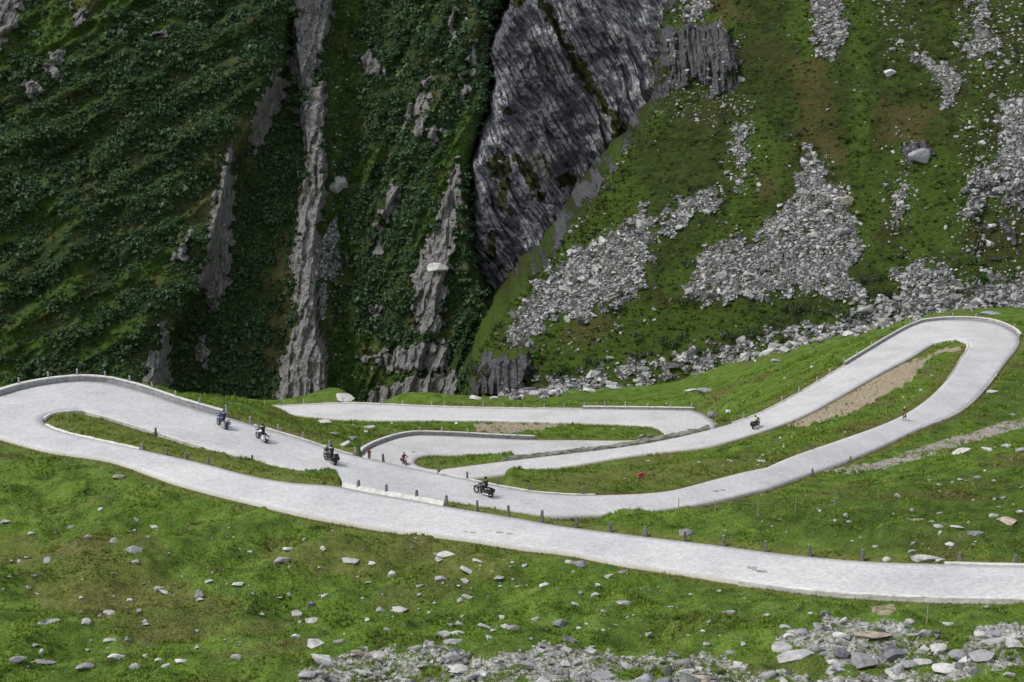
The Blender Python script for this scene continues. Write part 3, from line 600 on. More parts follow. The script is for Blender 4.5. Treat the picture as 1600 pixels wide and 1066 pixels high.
brown = np.maximum(brown, poly_mask([[(330,240),(430,150),(445,165),(395,215),(340,280)],[(420,420),(450,360),(455,480),(430,600),(415,560)],[(290,300),(340,280),(330,340),(290,350)]], L.px, L.py, 10, 14, .05, 43) * .8)
tt = (L.X - .15 * L.Z) / 2.4 + .8 * fbm(L.X / 9, L.Z / 14, 3, 52); cr = fbm(L.X / 1.8, L.Z / 9, 4, 51) * .8 + 1.3 * (tt - np.floor(tt)) + .5 * ridged(L.X / 4, L.Z / 22, 3, 55)
L.Y += -rock * (.5 + .9 * cr) - .35 * fbm(L.X / 2.2, L.Z / 2.2, 3, 57)
L.rock = rock; L.bright = bright; L.tal = tal
finish(L, 'mountain', M_MOUNT, dict(rock=np.maximum(rock, tal), bright=bright * (1 - rock), brown=brown * (1 - rock)))

# -- the big slanting rock face
def f_cliff(X, Z, px, py):
    Y = 384 + .42 * (Z + 60) + .22 * (X + 8)
    if px is None: return Y
    e = px - line_x(CL, py) + 9 * fbm(py * .02, py * .003, 4, 90); Y = Y + np.clip(-e, 0, 30) * 1.6 + 3 * sstep(12, -4, e)
    u = (px - .62 * py); Y = Y - 2.6 * ridged(u / 85, py / 900, 2, 91) - 5 * sstep(0, 1, (u - 790) / 25) * sstep(1, 0, (u - 940) / 60)
    Y = Y + 4.0 * sstep(-14, 14, u - 690) * sstep(230, 300, py) - 3.5 * sstep(12, -12, px - 820 - .5 * (py - 230)) * sstep(175, 260, py)
    return Y - 1.2 * fbm(X / 6, Z / 6, 4, 93)
C = sheet('cliff', -32, 60, 420, -85, 30, 520, f_cliff)
u = C.X * math.cos(R(33)) + C.Z * math.sin(R(33)); v = -C.X * math.sin(R(33)) + C.Z * math.cos(R(33))
def saw(t): return t - np.floor(t)
t1 = u / 5.5 + .9 * fbm(u / 22, v / 30, 3, 95); t2 = u / 1.7 + .8 * fbm(u / 8, v / 14, 3, 96); t3 = v / 9 + .8 * fbm(u / 5, v / 12, 3, 98)
C.Y += -3.2 * saw(t1) - 1.3 * saw(t2) - .9 * saw(t3) * sstep(-.2, .3, fbm(u / 14, v / 14, 3, 99)) - .35 * fbm(u / .8, v / 3, 3, 97) - .8 * fbm(C.X / 4, C.Z / 4, 4, 94)
pu = C.px - .62 * C.py
green = poly_mask([[(835,0),(850,0),(900,80),(960,170),(985,200),(960,205),(900,120)],[(780,165),(812,172),(800,182),(775,180)],[(800,235),(828,250),(855,300),(850,330),(820,280)],[(760,240),(790,230),(800,330),(780,320)],[(865,275),(890,262),(900,285),(870,295)],
   [(960,180),(985,205),(965,215),(950,200)],[(765,10),(800,-10),(830,-5),(790,15)],[(760,400),(775,340),(785,420)]], C.px, C.py, 6, 12, .06, 99)
pale = np.maximum(sstep(.1, .6, fbm(C.px * .012, C.py * .012, 3, 101)), poly_mask([[(960,90),(1035,60),(1020,150),(960,220),(930,265),(900,320),(870,390),(840,420),(880,300),(940,190)],[(740,200),(775,160),(800,250),(760,300),(742,330)]], C.px, C.py, 15, 25, .04, 103))
ochre = poly_mask([[(825,240),(870,235),(858,290),(848,292)]], C.px, C.py, 8, 10, .06, 104)
finish(C, 'cliff', M_CLIFF, dict(green=green, pale=pale * .8, ochre=ochre))

# -- right hillside with the scree
HE = [(1075,-200),(1052,0),(1036,48),(1034,110),(1026,160),(960,250),(900,340),(860,395),(800,470),(748,545),(737,600),(735,700)]
CRAG = [(1042,42),(1075,38),(1120,40),(1140,48),(1150,100),(1148,140),(1110,145),(1085,125),(1060,135),(1030,152),(1036,90)]
FOOT = [(737,591),(745,572),(763,558),(823,545),(831,565),(818,598),(796,618),(737,625)]
def f_hill(X, Z, px, py):
    Y = 312 + 1.45 * (Z + 64) - .52 * (X - 54)
    if px is None: return Y
    e = px - line_x(HE, py) + 9 * fbm(py * .03, py * .007, 4, 110); Y = Y + np.clip(-e, 0, 26) * 3.0 + 2.5 * sstep(25, -5, e)
    Y = Y - 2.2 * fbm(X / 22, Z / 13, 3, 111) - 1.2 * ridged(X / 14, Z / 40, 2, 113)
    Y = Y - 7 * poly_mask([CRAG], px, py, 6, 4, .05, 115) * sstep(150, 60, py) - 5 * poly_mask([FOOT], px, py, 6, 4, .05, 116)
    Y = Y + 3.5 * poly_mask([[(1520,300),(1560,290),(1610,300),(1610,410),(1530,400)]], px, py, 14, 10, .05, 117)
    return Y
CONT0 = [(1052,-30),(1034,48),(1030,110),(1022,160),(955,250),(895,340),(850,400),(862,398),(906,340),(968,252),(1036,165),(1046,110),(1050,50),(1066,-30)]
H = sheet('hillside', -26, 150, 720, -92, 30, 500, f_hill)
en = H.px - line_x(HE, H.py) + 9 * fbm(H.py * .03, H.py * .007, 4, 110)
crg = np.maximum(np.clip(.38 + .55 * fbm(H.px * .035, H.py * .03, 3, 119), 0, .9) * sstep(17, 5, en + 7 * fbm(H.px * .05, H.py * .05, 3, 122)) * (H.py < 430), poly_mask([CRAG, FOOT, [(895,300),(935,270),(960,262),(935,300),(900,325)], [(1415,228),(1440,222),(1450,245),(1420,248)]], H.px, H.py, 8, 20, .05, 121) - .3 * sstep(.15, .6, fbm(H.px * .06, H.py * .04, 3, 120)))
crg = np.maximum(crg, .55 * sstep(-.1, .4, fbm(H.px * .04, H.py * .03, 3, 118)) * poly_mask([[(1510,300),(1610,280),(1610,420),(1530,410)]], H.px, H.py, 12, 20, .05, 121))
SCR = [[(790,532),(803,489),(839,439),(896,389),(942,370),(962,356),(1001,330),(1025,343),(1015,409),(1005,446),(962,485),(929,479),(909,499),(869,495),(839,512),(836,538),(803,545)],
 [(1035,360),(1035,336),(1061,313),(1094,296),(1110,288),(1121,300),(1121,336),(1094,336),(1071,353),(1048,369)],
 [(1262,233),(1279,237),(1298,280),(1322,309),(1332,336),(1332,366),(1348,386),(1351,409),(1322,419),(1328,435),(1351,462),(1358,475),(1269,458),(1186,462),(1090,472),(1070,448),(1087,419),(1116,379),(1149,366),(1179,382),(1186,352),(1216,326),(1232,324),(1240,300),(1245,260)],
 [(1276,-60),(1325,-60),(1318,26),(1312,66),(1305,93),(1282,83),(1269,53)], [(1515,-60),(1540,-60),(1543,40),(1557,63),(1547,96),(1510,93),(1507,73),(1520,50)],
 [(1418,79),(1437,79),(1467,103),(1497,122),(1497,142),(1490,165),(1471,159),(1464,132),(1441,99)],
 [(1563,159),(1640,150),(1640,360),(1590,320),(1545,315),(1510,340),(1498,331),(1510,298),(1540,252),(1560,265),(1563,200)],
 [(1394,419),(1434,415),(1467,419),(1520,440),(1640,430),(1640,470),(1480,475),(1400,480)],
 [(1063,0),(1080,-20),(1112,-10),(1100,32),(1075,30)], [(1163,179),(1172,200),(1160,228),(1169,255),(1150,262),(1143,228)], [(1400,290),(1412,290),(1405,350),(1395,350)], [(1136,280),(1165,272),(1150,296)]]
BAND = [(785,606),(850,588),(900,580),(1010,560),(1110,537),(1200,518),(1290,498),(1394,466),(1480,446),(1640,420),(1640,490),(1500,490),(1380,520),(1290,540),(1200,562),(1110,580),(1010,602),(900,622),(790,628)]
CONT = [(1052,-30),(1036,48),(1032,110),(1026,160),(960,250),(900,340),(860,395),(872,395),(912,340),(975,252),(1042,165),(1052,110),(1054,50),(1072,-30)]
bnd = poly_mask([BAND], H.px, H.py, 4, 16, .05, 124) * sstep(-.45, .05, fbm(H.px * .035, H.py * .06, 3, 129) + .5 * sstep(1250, 1400, H.px)); scr = np.maximum(poly_mask(SCR, H.px, H.py, 4, 17, .045, 123), bnd)
sparse = poly_mask([CONT, [(1360,-40),(1400,-40),(1440,70),(1437,90),(1400,85),(1370,40)],[(1035,140),(1130,110),(1150,150),(1120,200),(1050,190)],[(1140,160),(1180,160),(1180,300),(1130,300)],[(1380,80),(1400,80),(1395,110)],
   [(1375,270),(1440,220),(1420,360),(1380,370)],[(1100,20),(1160,60),(1150,130),(1130,40)],[(1380,195),(1430,190),(1420,250),(1385,235)],[(1390,380),(1480,400),(1440,430)],[(790,560),(1000,490),(1060,470),(950,540)],[(1490,-20),(1610,-20),(1610,160),(1490,130)],[(1500,160),(1610,150),(1610,430),(1470,425),(1500,300)]], H.px, H.py, 10, 14, .04, 127)
hb = fbm(H.px * .011, H.py * .009, 4, 131)
e = H.px - line_x(HE, H.py)
hbright = sstep(.0, .5, hb + .5 * sstep(300, 560, H.py) - .15)
hbright = np.maximum(hbright, poly_mask([[(1335,140),(1358,140),(1368,420),(1345,400),(1330,300)],[(1400,250),(1500,220),(1500,390),(1430,400),(1400,330)],[(1005,260),(960,290),(880,380),(820,460),(740,560),(745,590),(850,560),(1020,500),(1100,490),(1000,470),(1020,340)],[(1150,200),(1240,220),(1230,300),(1170,280)],[(1320,-20),(1360,-20),(1360,80),(1330,140)],[(830,520),(1000,480),(1200,480),(1180,540),(900,590),(830,580)]], H.px, H.py, 14, 22, .03, 133) * .9)
hbrown = poly_mask([[(1240,95),(1285,90),(1300,180),(1260,200)],[(1240,195),(1300,205),(1330,240),(1300,255),(1270,225)],[(1380,160),(1460,170),(1440,230),(1380,220)],[(1100,-20),(1150,-20),(1160,30),(1120,40)],[(1180,275),(1210,270),(1215,300),(1185,305)],[(890,500),(960,490),(930,540),(880,530)],[(1290,530),(1350,515),(1345,530)]], H.px, H.py, 14, 18, .04, 137) * .75
v = fbm(H.X / 1.1, H.Z / 8, 4, 141)
H.Y += -crg * (.7 + 2.2 * v) - .45 * fbm(H.X / 2.4, H.Z / 1.4, 3, 143) - .22 * fbm(H.X / .9, H.Z / .5, 2, 145) - .5 * scr
H.scr = scr; H.sparse = sparse
finish(H, 'hillside', M_HILL, dict(rock=crg, scree=scr * sstep(-.7, -.1, fbm(H.px * .06, H.py * .06, 3, 126)), bright=hbright * (1 - scr), brown=hbrown))

def pick(s, wgt, n):
    wv = wgt.ravel() / wgt.sum(); k = rng.choice(len(wv), n, p=wv); P = s.P.reshape(-1, 3)[k].copy(); return P, k
def view_ok(P, m=60):
    x, y = proj(P); return (x > -m * 3) & (x < 1600 + m * 3) & (y > -m)
# scree fields: far too many stones to count
P, k = pick(H, bnd**2 * sstep(-.5, .1, fbm(H.px * .05, H.py * .05, 2, 125)) * view_ok(H.P), 1300); sz = np.clip(rng.lognormal(math.log(.42), .55, len(P)), .2, 1.7)
stuff('stream_rubble', SMALL, P, sz, M_SCREE, 'pale tumbled stones lining the stream at the foot of the hillside', 'stones')
P, k = pick(H, (scr**1.5 + .10 * poly_mask(SCR, H.px, H.py, 16, 26, .04, 124)) * (1 - .6 * bnd) * (.45 + .55 * sstep(-.5, .1, fbm(H.px * .06, H.py * .06, 3, 126))) * view_ok(H.P), 27000); P[:, 0] += rng.uniform(-.15, .15, len(P)); P[:, 1] -= .1
sz = np.clip(rng.lognormal(math.log(.22), .62, len(P)), .10, 1.7)
stuff('scree', SMALL, P, sz, M_SCREE, 'pale grey scree stones spread down the green hillside', 'scree')
P, k = pick(H, np.maximum(sparse, .022 + .5 * poly_mask([CONT0], H.px, H.py, 3, 8, .05, 128)) * (1 - scr) * view_ok(H.P) * sstep(0, 8, H.px - line_x(HE, H.py)), 1900)
sz = np.clip(rng.lognormal(math.log(.30), .5, len(P)), .14, 1.3)
stuff('scattered_stone', SMALL, P, sz, M_SCREE, 'loose pale stones scattered over the steep hillside grass', 'stones')
P, k = pick(L, tal + 1e-9, 700); stuff('talus', SMALL, P, rng.uniform(.25, .75, len(P)), M_SCREE, 'narrow wedge of pale talus beside the tall rock pillar', 'talus')
P, k = pick(L, (sstep(0, 12, g) * sstep(60, 20, g) * .02 + rock * .004 + 2e-4) * view_ok(L.P), 420); stuff('loose_rubble', SMALL, P, rng.uniform(.2, .6, len(P)), M_SCREE, 'pale loose rubble strewn over the dark mountainside', 'rubble')

# -- alder thicket: leaf clumps on domes
def bush_template(seed, n=72, leaf=.38, h=.75):
    q = np.random.default_rng(seed); V, Fc, T = [], [], []
    cl = q.normal(size=(7, 3)) * .42; cl[:, 2] = np.abs(cl[:, 2]) * .8 + .15
    for i in range(n):
        d = q.normal(size=3); d /= np.linalg.norm(d); d[2] = abs(d[2]) * .9 - .1
        c = cl[q.integers(7)] + d * np.array([.45, .45, .36]) * q.uniform(.6, 1.05); c[2] *= h
        a = q.normal(size=3); a /= np.linalg.norm(a); a = a * .6 + d * .1; nrm = d * .8 + q.normal(size=3) * .5; nrm /= np.linalg.norm(nrm)
        u_ = np.cross(nrm, a); u_ /= np.linalg.norm(u_) + 1e-9; w_ = np.cross(nrm, u_); s_ = leaf * q.uniform(.6, 1.25); b = len(V)
        V += [c - u_ * s_ * .6, c + w_ * s_ * .5, c + u_ * s_ * .7, c - w_ * s_ * .5]; Fc.append([b, b + 1, b + 2, b + 3])
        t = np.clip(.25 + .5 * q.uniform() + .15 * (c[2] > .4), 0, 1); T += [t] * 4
    return np.array(V), np.array(Fc), np.array(T)
BUSH = [bush_template(200 + i) for i in range(6)]
g = L.px - line_x(PR, L.py); e = L.px - line_x(E1, L.py)
dens = (1 - rock)**3 * (1 - .93 * sstep(.35, .75, bright)) * (1 - .85 * brown) * view_ok(L.P, 50) * sstep(-.75, .0, fbm((L.px * .6 + L.py) * .02, (L.px - .6 * L.py) * .009, 4, 151) + .1 + .4 * sstep(-20, 60, e))
dens *= sstep(905, 800, L.px) * (L.py < 700)
P, k = pick(L, dens, 13500); br = (1.1 * fbm((L.px * .6 + L.py) * .018, (L.px - .6 * L.py) * .005, 4, 153) + .5 * fbm(L.X / 4, L.Z / 4, 2, 154)).ravel()[k]
sz = np.clip(rng.lognormal(math.log(.88), .40, len(P)), .4, 2.2); P[:, 2] -= .25 * sz; P[:, 1] += .2
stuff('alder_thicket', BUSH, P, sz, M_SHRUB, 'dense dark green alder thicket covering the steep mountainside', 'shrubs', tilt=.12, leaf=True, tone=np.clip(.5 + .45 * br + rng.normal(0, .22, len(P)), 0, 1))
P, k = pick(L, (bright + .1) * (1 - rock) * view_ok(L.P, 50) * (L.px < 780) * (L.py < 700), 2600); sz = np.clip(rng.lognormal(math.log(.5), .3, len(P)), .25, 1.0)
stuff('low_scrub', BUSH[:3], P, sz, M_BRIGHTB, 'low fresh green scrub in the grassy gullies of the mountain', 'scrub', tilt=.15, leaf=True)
P, k = pick(H, (hbright * .4 + .35) * (1 - scr)**2 * (1 - crg) * view_ok(H.P, 40) * sstep(-2, 8, H.px - line_x(HE, H.py)) * (1 + 3 * sstep(60, 10, H.px - line_x(HE, H.py))), 6500)
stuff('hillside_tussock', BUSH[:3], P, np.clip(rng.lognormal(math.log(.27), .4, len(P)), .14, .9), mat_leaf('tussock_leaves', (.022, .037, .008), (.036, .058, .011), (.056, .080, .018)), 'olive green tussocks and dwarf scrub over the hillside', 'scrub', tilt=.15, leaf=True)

# individual shrubs at the foot of the hillside
def on_sheet(s, x, y):
    d = (s.px - x)**2 + (s.py - y)**2; k = np.argsort(d.ravel())[:12]; P = s.P.reshape(-1, 3)[k]; return P[P[:, 1].argmin()]
SHR = [(1075,405,32,15,0,'rounded grey green willow shrub between two scree tongues'),(1240,478,42,20,0,'grey green willow shrub below the wide central scree'),(1290,482,44,18,0,'long willow shrub right below the central scree'),
 (1335,489,34,16,0,'dark willow shrub at right foot of the central scree'),(1362,430,38,20,0,'flat topped shrub touching the right edge of the big scree'),(1390,455,28,16,0,'dark shrub just above the stream boulders'),
 (1526,432,30,30,1,'fresh green bush standing among boulders near the right bend'),(1590,428,28,16,1,'fresh green bush at the right edge among the boulders'),(1520,405,20,18,1,'small bright bush just above the fresh green bush'),
 (1005,520,36,16,0,'grey green willow clump on the lower hillside slope'),(1050,530,40,18,0,'willow clump left of the stream boulders mid slope'),(1000,548,40,16,0,'lowest left willow clump above the stream bed'),(1100,545,36,15,0,'willow clump close above the stream stones'),
 (1145,520,40,16,0,'broad willow clump between meadow slope and stream'),(1190,515,36,16,0,'willow clump right of the broad one above stream'),(1215,500,36,15,0,'willow clump below the left end of central scree'),(975,455,18,12,0,'small shrub at the lower edge of left scree'),(1070,465,26,14,0,'shrub under the left toe of the central scree'),
 (750,575,34,26,0,'dark shrub on the lower left tip of the hillside'),(880,575,44,20,1,'green bush above the left end of the stream stones'),(850,555,34,18,1,'green bush above the grey rock foot'),(930,560,40,15,0,'low willow spread above the stream bed left part'),(1418,260,16,10,1,'little green bush below the pointed boulder'),
 (1080,290,20,10,0,'grey shrub at the upper tip of the small scree'),(985,350,20,10,0,'grey shrub beside the top of the left scree'),(1240,205,30,12,0,'grey green shrub patch high on the hillside'),(1225,190,26,10,0,'upper grey shrub high on the hillside'),(960,480,26,12,0,'shrub below the left scree edge')]
for x, y, wpx, hpx, kind, lab in SHR:
    p = on_sheet(H, x, y + hpx * .4); s_ = F / p[1]; wm, hm = wpx / s_, hpx / s_
    mt = M_BRIGHTB if kind else M_WILLOW; root = empty('shrub', up(p)); tag(root, lab, 'shrub', 'single shrubs on the hillside')
    n = max(2, int(wm / 1.6)); cl = np.c_[np.linspace(-wm * .38, wm * .38, n), rng.uniform(-.8, .8, n), np.full(n, -.1)]
    V, Fc, a = merge([bush_template(300 + i, 150, .22, 1.0) for i in range(2)], cl, np.c_[np.full(n, min(1.3, wm / 2.2)), np.full(n, 1.2), hm * rng.uniform(.7, 1.1, n)], tilt=.1, leaf=True)
    link('foliage', big_mesh('foliage', V, Fc, False, a), mt, root)
    mb = MB()
    for q in range(5): a0 = rng.uniform(0, 6.28); mb.tube([(0, 0, -.3), (math.cos(a0) * .3 * wm, math.sin(a0) * .5, hm * .7)], [.05, .015], 5)
    mb.obj('stem', M_WOOD, root)

# ------------------------------------------------------------------ kerbs, walls and guard posts along the road
EDGE = dict(A=(EA, PXA, EB), B=(EB, PXB, EA))
def edge_range(key, p0, p1, secs):
    E, PX, O = EDGE[key]; m = np.isin(ES, secs); idx = np.nonzero(m)[0]
    def nr(p): return idx[((PX[idx] - np.array(p))**2).sum(1).argmin()]
    i, j = sorted((nr(p0), nr(p1))); s = slice(i, j + 1); P = E[s]; o = P - O[s]; o[:, 2] = 0; o /= np.linalg.norm(o, axis=1)[:, None]; return P, o
def densify(P, o, step=.7):
    d = np.r_[0, np.cumsum(np.linalg.norm(np.diff(P, axis=0), axis=1))]; n = max(3, int(d[-1] / step)); t = np.linspace(0, d[-1], n)
    f = lambda a: np.stack([np.interp(t, d, a[:, i]) for i in range(3)], 1); return f(P), f(o)
def strip_mesh(name, P, o, prof, jit=0.0):
    V = []
    for off, h in prof: V.append(P + o * off + np.array([0, 0, h]) + (rng.normal(0, jit, P.shape) if jit else 0))
    V = np.array(V).transpose(1, 0, 2); n, k = V.shape[:2]; Vf = V.reshape(-1, 3)
    q = []
    for i in range(n - 1):
        for j in range(k): q.append([i * k + j, i * k + (j + 1) % k, (i + 1) * k + (j + 1) % k, (i + 1) * k + j])
    me = big_mesh(name, up(Vf), np.array(q), False)
    bm = bmesh.new(); bm.from_mesh(me); bm.verts.ensure_lookup_table()
    bm.faces.new([bm.verts[j] for j in range(k)]); bm.faces.new([bm.verts[(n - 1) * k + j] for j in range(k)][::-1])
    bmesh.ops.recalc_face_normals(bm, faces=bm.faces); bm.to_mesh(me); bm.free(); return me
KERB = [('B',(66,654),(519,750),[1,2]),('B',(225,704),(70,664),[0,1]),('B',(530,754),(690,783),[2]),('A',(400,666),(556,713),[2]),('A',(690,742),(930,775),[2]),('B',(1140,665),(1316,573),[5]),
        ('B',(412,635),(905,639),[9]),('A',(1150,908),(1660,938),[0]),('B',(1442,667),(1560,582),[3,4]),('A',(1480,595),(1459,536),[3,4]),('B',(1480,882),(1660,888),[0]),('A',(620,657),(860,660),[9])]
for key, a, b, secs in KERB:
    P, o = densify(*edge_range(key, a, b, secs), .9); P = P + np.array([0, 0, .0])
    tag(link('kerb', strip_mesh('kerb', P, o, [(-.05, -.2), (-.05, .09), (.03, .115), (.22, .115), (.26, .07), (.26, -.25)], .012), M_KERB), kind='structure')
P, o = densify(*edge_range('B', (526,760), (694,791), [0]), .9)      # the taller white edging where the two near roads touch
tag(link('kerb', strip_mesh('kerb', P, o, [(-.05, -.2), (-.05, .06), (.0, .10), (.26, .29), (.32, .27), (.32, -1.2)], .012), M_KERB), kind='structure')
def parapet(key, a, b, secs, h, label):
    P, o = densify(*edge_range(key, a, b, secs), .8); root = empty('parapet_wall', up(P[len(P) // 2])); tag(root, label, 'wall', 'low stone parapets round the bends')
    def part(nm, prof, mt, j):
        ob = link(nm, strip_mesh(nm, P, o, prof, j), mt); ob.parent = root; ob.matrix_parent_inverse = Matrix.Translation(-Vector(up(P[len(P) // 2]))); return ob
    part('wall_face', [(0.0, -.5), (0.03, h - .12), (.42, h - .12), (.48, -1.6)], M_WALL, .012)
    part('coping', [(-.05, h - .116), (-.05, h - .02), (0, h), (.46, h), (.5, h - .02), (.5, h - .116)], M_KERB, .006)
parapet('A', (-60,633), (345,650), [1,2], .62, 'long curved stone parapet round outside of the left bend')
parapet('A', (562,712), (838,688), [6,7], .66, 'stone parapet with shaded inner face round the central small bend')
parapet('B', (1084,641), (912,639), [8,9], .50, 'short straight parapet along the far road by its end bend')
parapet('B', (1318,572), (1590,527), [4,5], .55, 'low stone parapet round top of the right bend')
# rough stone bank between the middle leg and the road behind it
P, o = densify(*edge_range('B', (790,721), (1110,671), [5]), .6)
mb_bank = strip_mesh('dry_stone_bank', P, o, [(.15, -.4), (.22, .22), (.5, .44), (.9, .34), (1.3, -1.6)], .11)
tag(link('dry_stone_bank', mb_bank, M_BANK), 'rough dark stone bank edging the middle road, overgrown with grass', 'stone bank')

def post_mesh(seed):
    g_ = random.Random(seed); mb = MB(); w0, w1 = .115 * g_.uniform(.9, 1.1), .095
    mb.box((0, 0, -.15), (w0 * 2.1, w0 * 2.1, .5), bev=.02); mb.box((0, 0, .5), (w0 * 1.75, w0 * 1.75, .94), bev=.035, taper=.82); mb.ball((0, 0, .97), (w1, w1, .07), 10)
    return mb.mesh('post')
PM = [post_mesh(i) for i in range(3)]; PMD = [m.copy() for m in PM]
for m in PM: m.materials.append(M_POST)
for m in PMD: m.materials.append(M_POSTD)
ORD = 'first second third fourth fifth sixth seventh eighth ninth tenth eleventh twelfth thirteenth fourteenth fifteenth sixteenth seventeenth eighteenth nineteenth twentieth'.split()
def ordn(i): return ORD[i] if i < 20 else ('twenty ' + ORD[i - 20])
POSTS = [('A',[1,2],.25,1.15,0,'along the curved left bend parapet',[(29,600),(75,590),(121,587),(167,590),(205,600),(241,610),(277,623),(314,635),(354,650)]),
 ('A',[2],.2,.72,0,'on the verge beyond the riders',[(391,663),(435,676),(473,687),(514,700),(555,712)]),
 ('A',[2],.2,.75,1,'behind the central riders',[(599,722),(685,743),(730,751),(778,760),(827,769),(910,775)]),
 ('B',[0],.3,.72,1,'between the two near roads',[(559,767),(603,774),(650,782),(697,789),(745,797),(794,805),(846,814)]),
 ('B',[0],.5,.55,1,'above the lower road',[(899,823),(951,830),(1007,836),(1069,844),(1129,852),(1195,862),(1264,869),(1346,877),(1498,883),(1585,886)]),
 ('B',[0],.3,.55,1,'below the left grass island',[(221,703),(258,710),(290,717),(324,726)]),
 ('B',[2],.3,.55,1,'above the left grass island',[(243,676),(394,720),(478,741),(523,751)]),
 ('B',[9],.3,.9,0,'along the far road',[(413,635),(443,634),(474,632),(535,629),(597,632),(629,634),(674,636),(694,637),(724,637),(754,638),(785,638),(818,639),(849,639),(880,639)]),
 ('B',[8,9],.25,1.25,0,'on the short far parapet',[(912,639),(944,639),(976,640),(1011,640),(1046,640),(1079,641)]),
 ('A',[6,7],.25,1.25,0,'on the parapet of the central small bend',[(619,684),(657,680),(692,681),(731,683),(770,685),(808,687)]),
 ('B',[5],.3,.85,0,'beside the climbing road',[(1163,656),(1222,627),(1249,614),(1277,597),(1297,585)]),
 ('B',[4,5],.25,1.15,0,'on the parapet around the right bend',[(1319,572),(1339,559),(1361,546),(1423,510),(1488,499),(1524,500),(1583,517)]),
 ('B',[3],.4,.6,1,'beside the dirt track',[(1269,740),(1328,718)]),
 ('A',[3],.4,.7,1,'at the inner edge of the right road',[(1266,702)])]
for key, secs, off, hgt, drk, where, pts in POSTS:
    E, PX, O = EDGE[key]; idx = np.nonzero(np.isin(ES, secs))[0]
    for i, p in enumerate(pts):
        k = idx[((PX[idx] - np.array(p))**2).sum(1).argmin()]; k2 = min(k + 1, len(E) - 1) if k + 1 < len(E) else k - 1
        sg = PX[k2] - PX[k]; t = float(np.clip(((np.array(p) - PX[k]) @ sg) / (sg @ sg + 1e-9), -.5, 1)); q = E[k] * (1 - t) + E[k2] * t
        o = E[k] - O[k]; o[2] = 0; o /= np.linalg.norm(o); q = q + o * off
        ob = link('guard_post', (PMD if drk else PM)[rng.integers(3)]); ob.location = up(q); ob.scale = (1, 1, hgt * rng.uniform(.93, 1.07)); ob.rotation_euler = (rng.normal(0, .04), rng.normal(0, .05), math.atan2(o[1], o[0]) + rng.normal(0, .2))
        lab = f"{'weathered' if drk else 'pale'} granite guard post {where}, " + (f'{ordn(i)} from the left' if len(pts) > 1 else 'standing alone')
        tag(ob, lab, 'guard post', 'stone guard posts along the road')

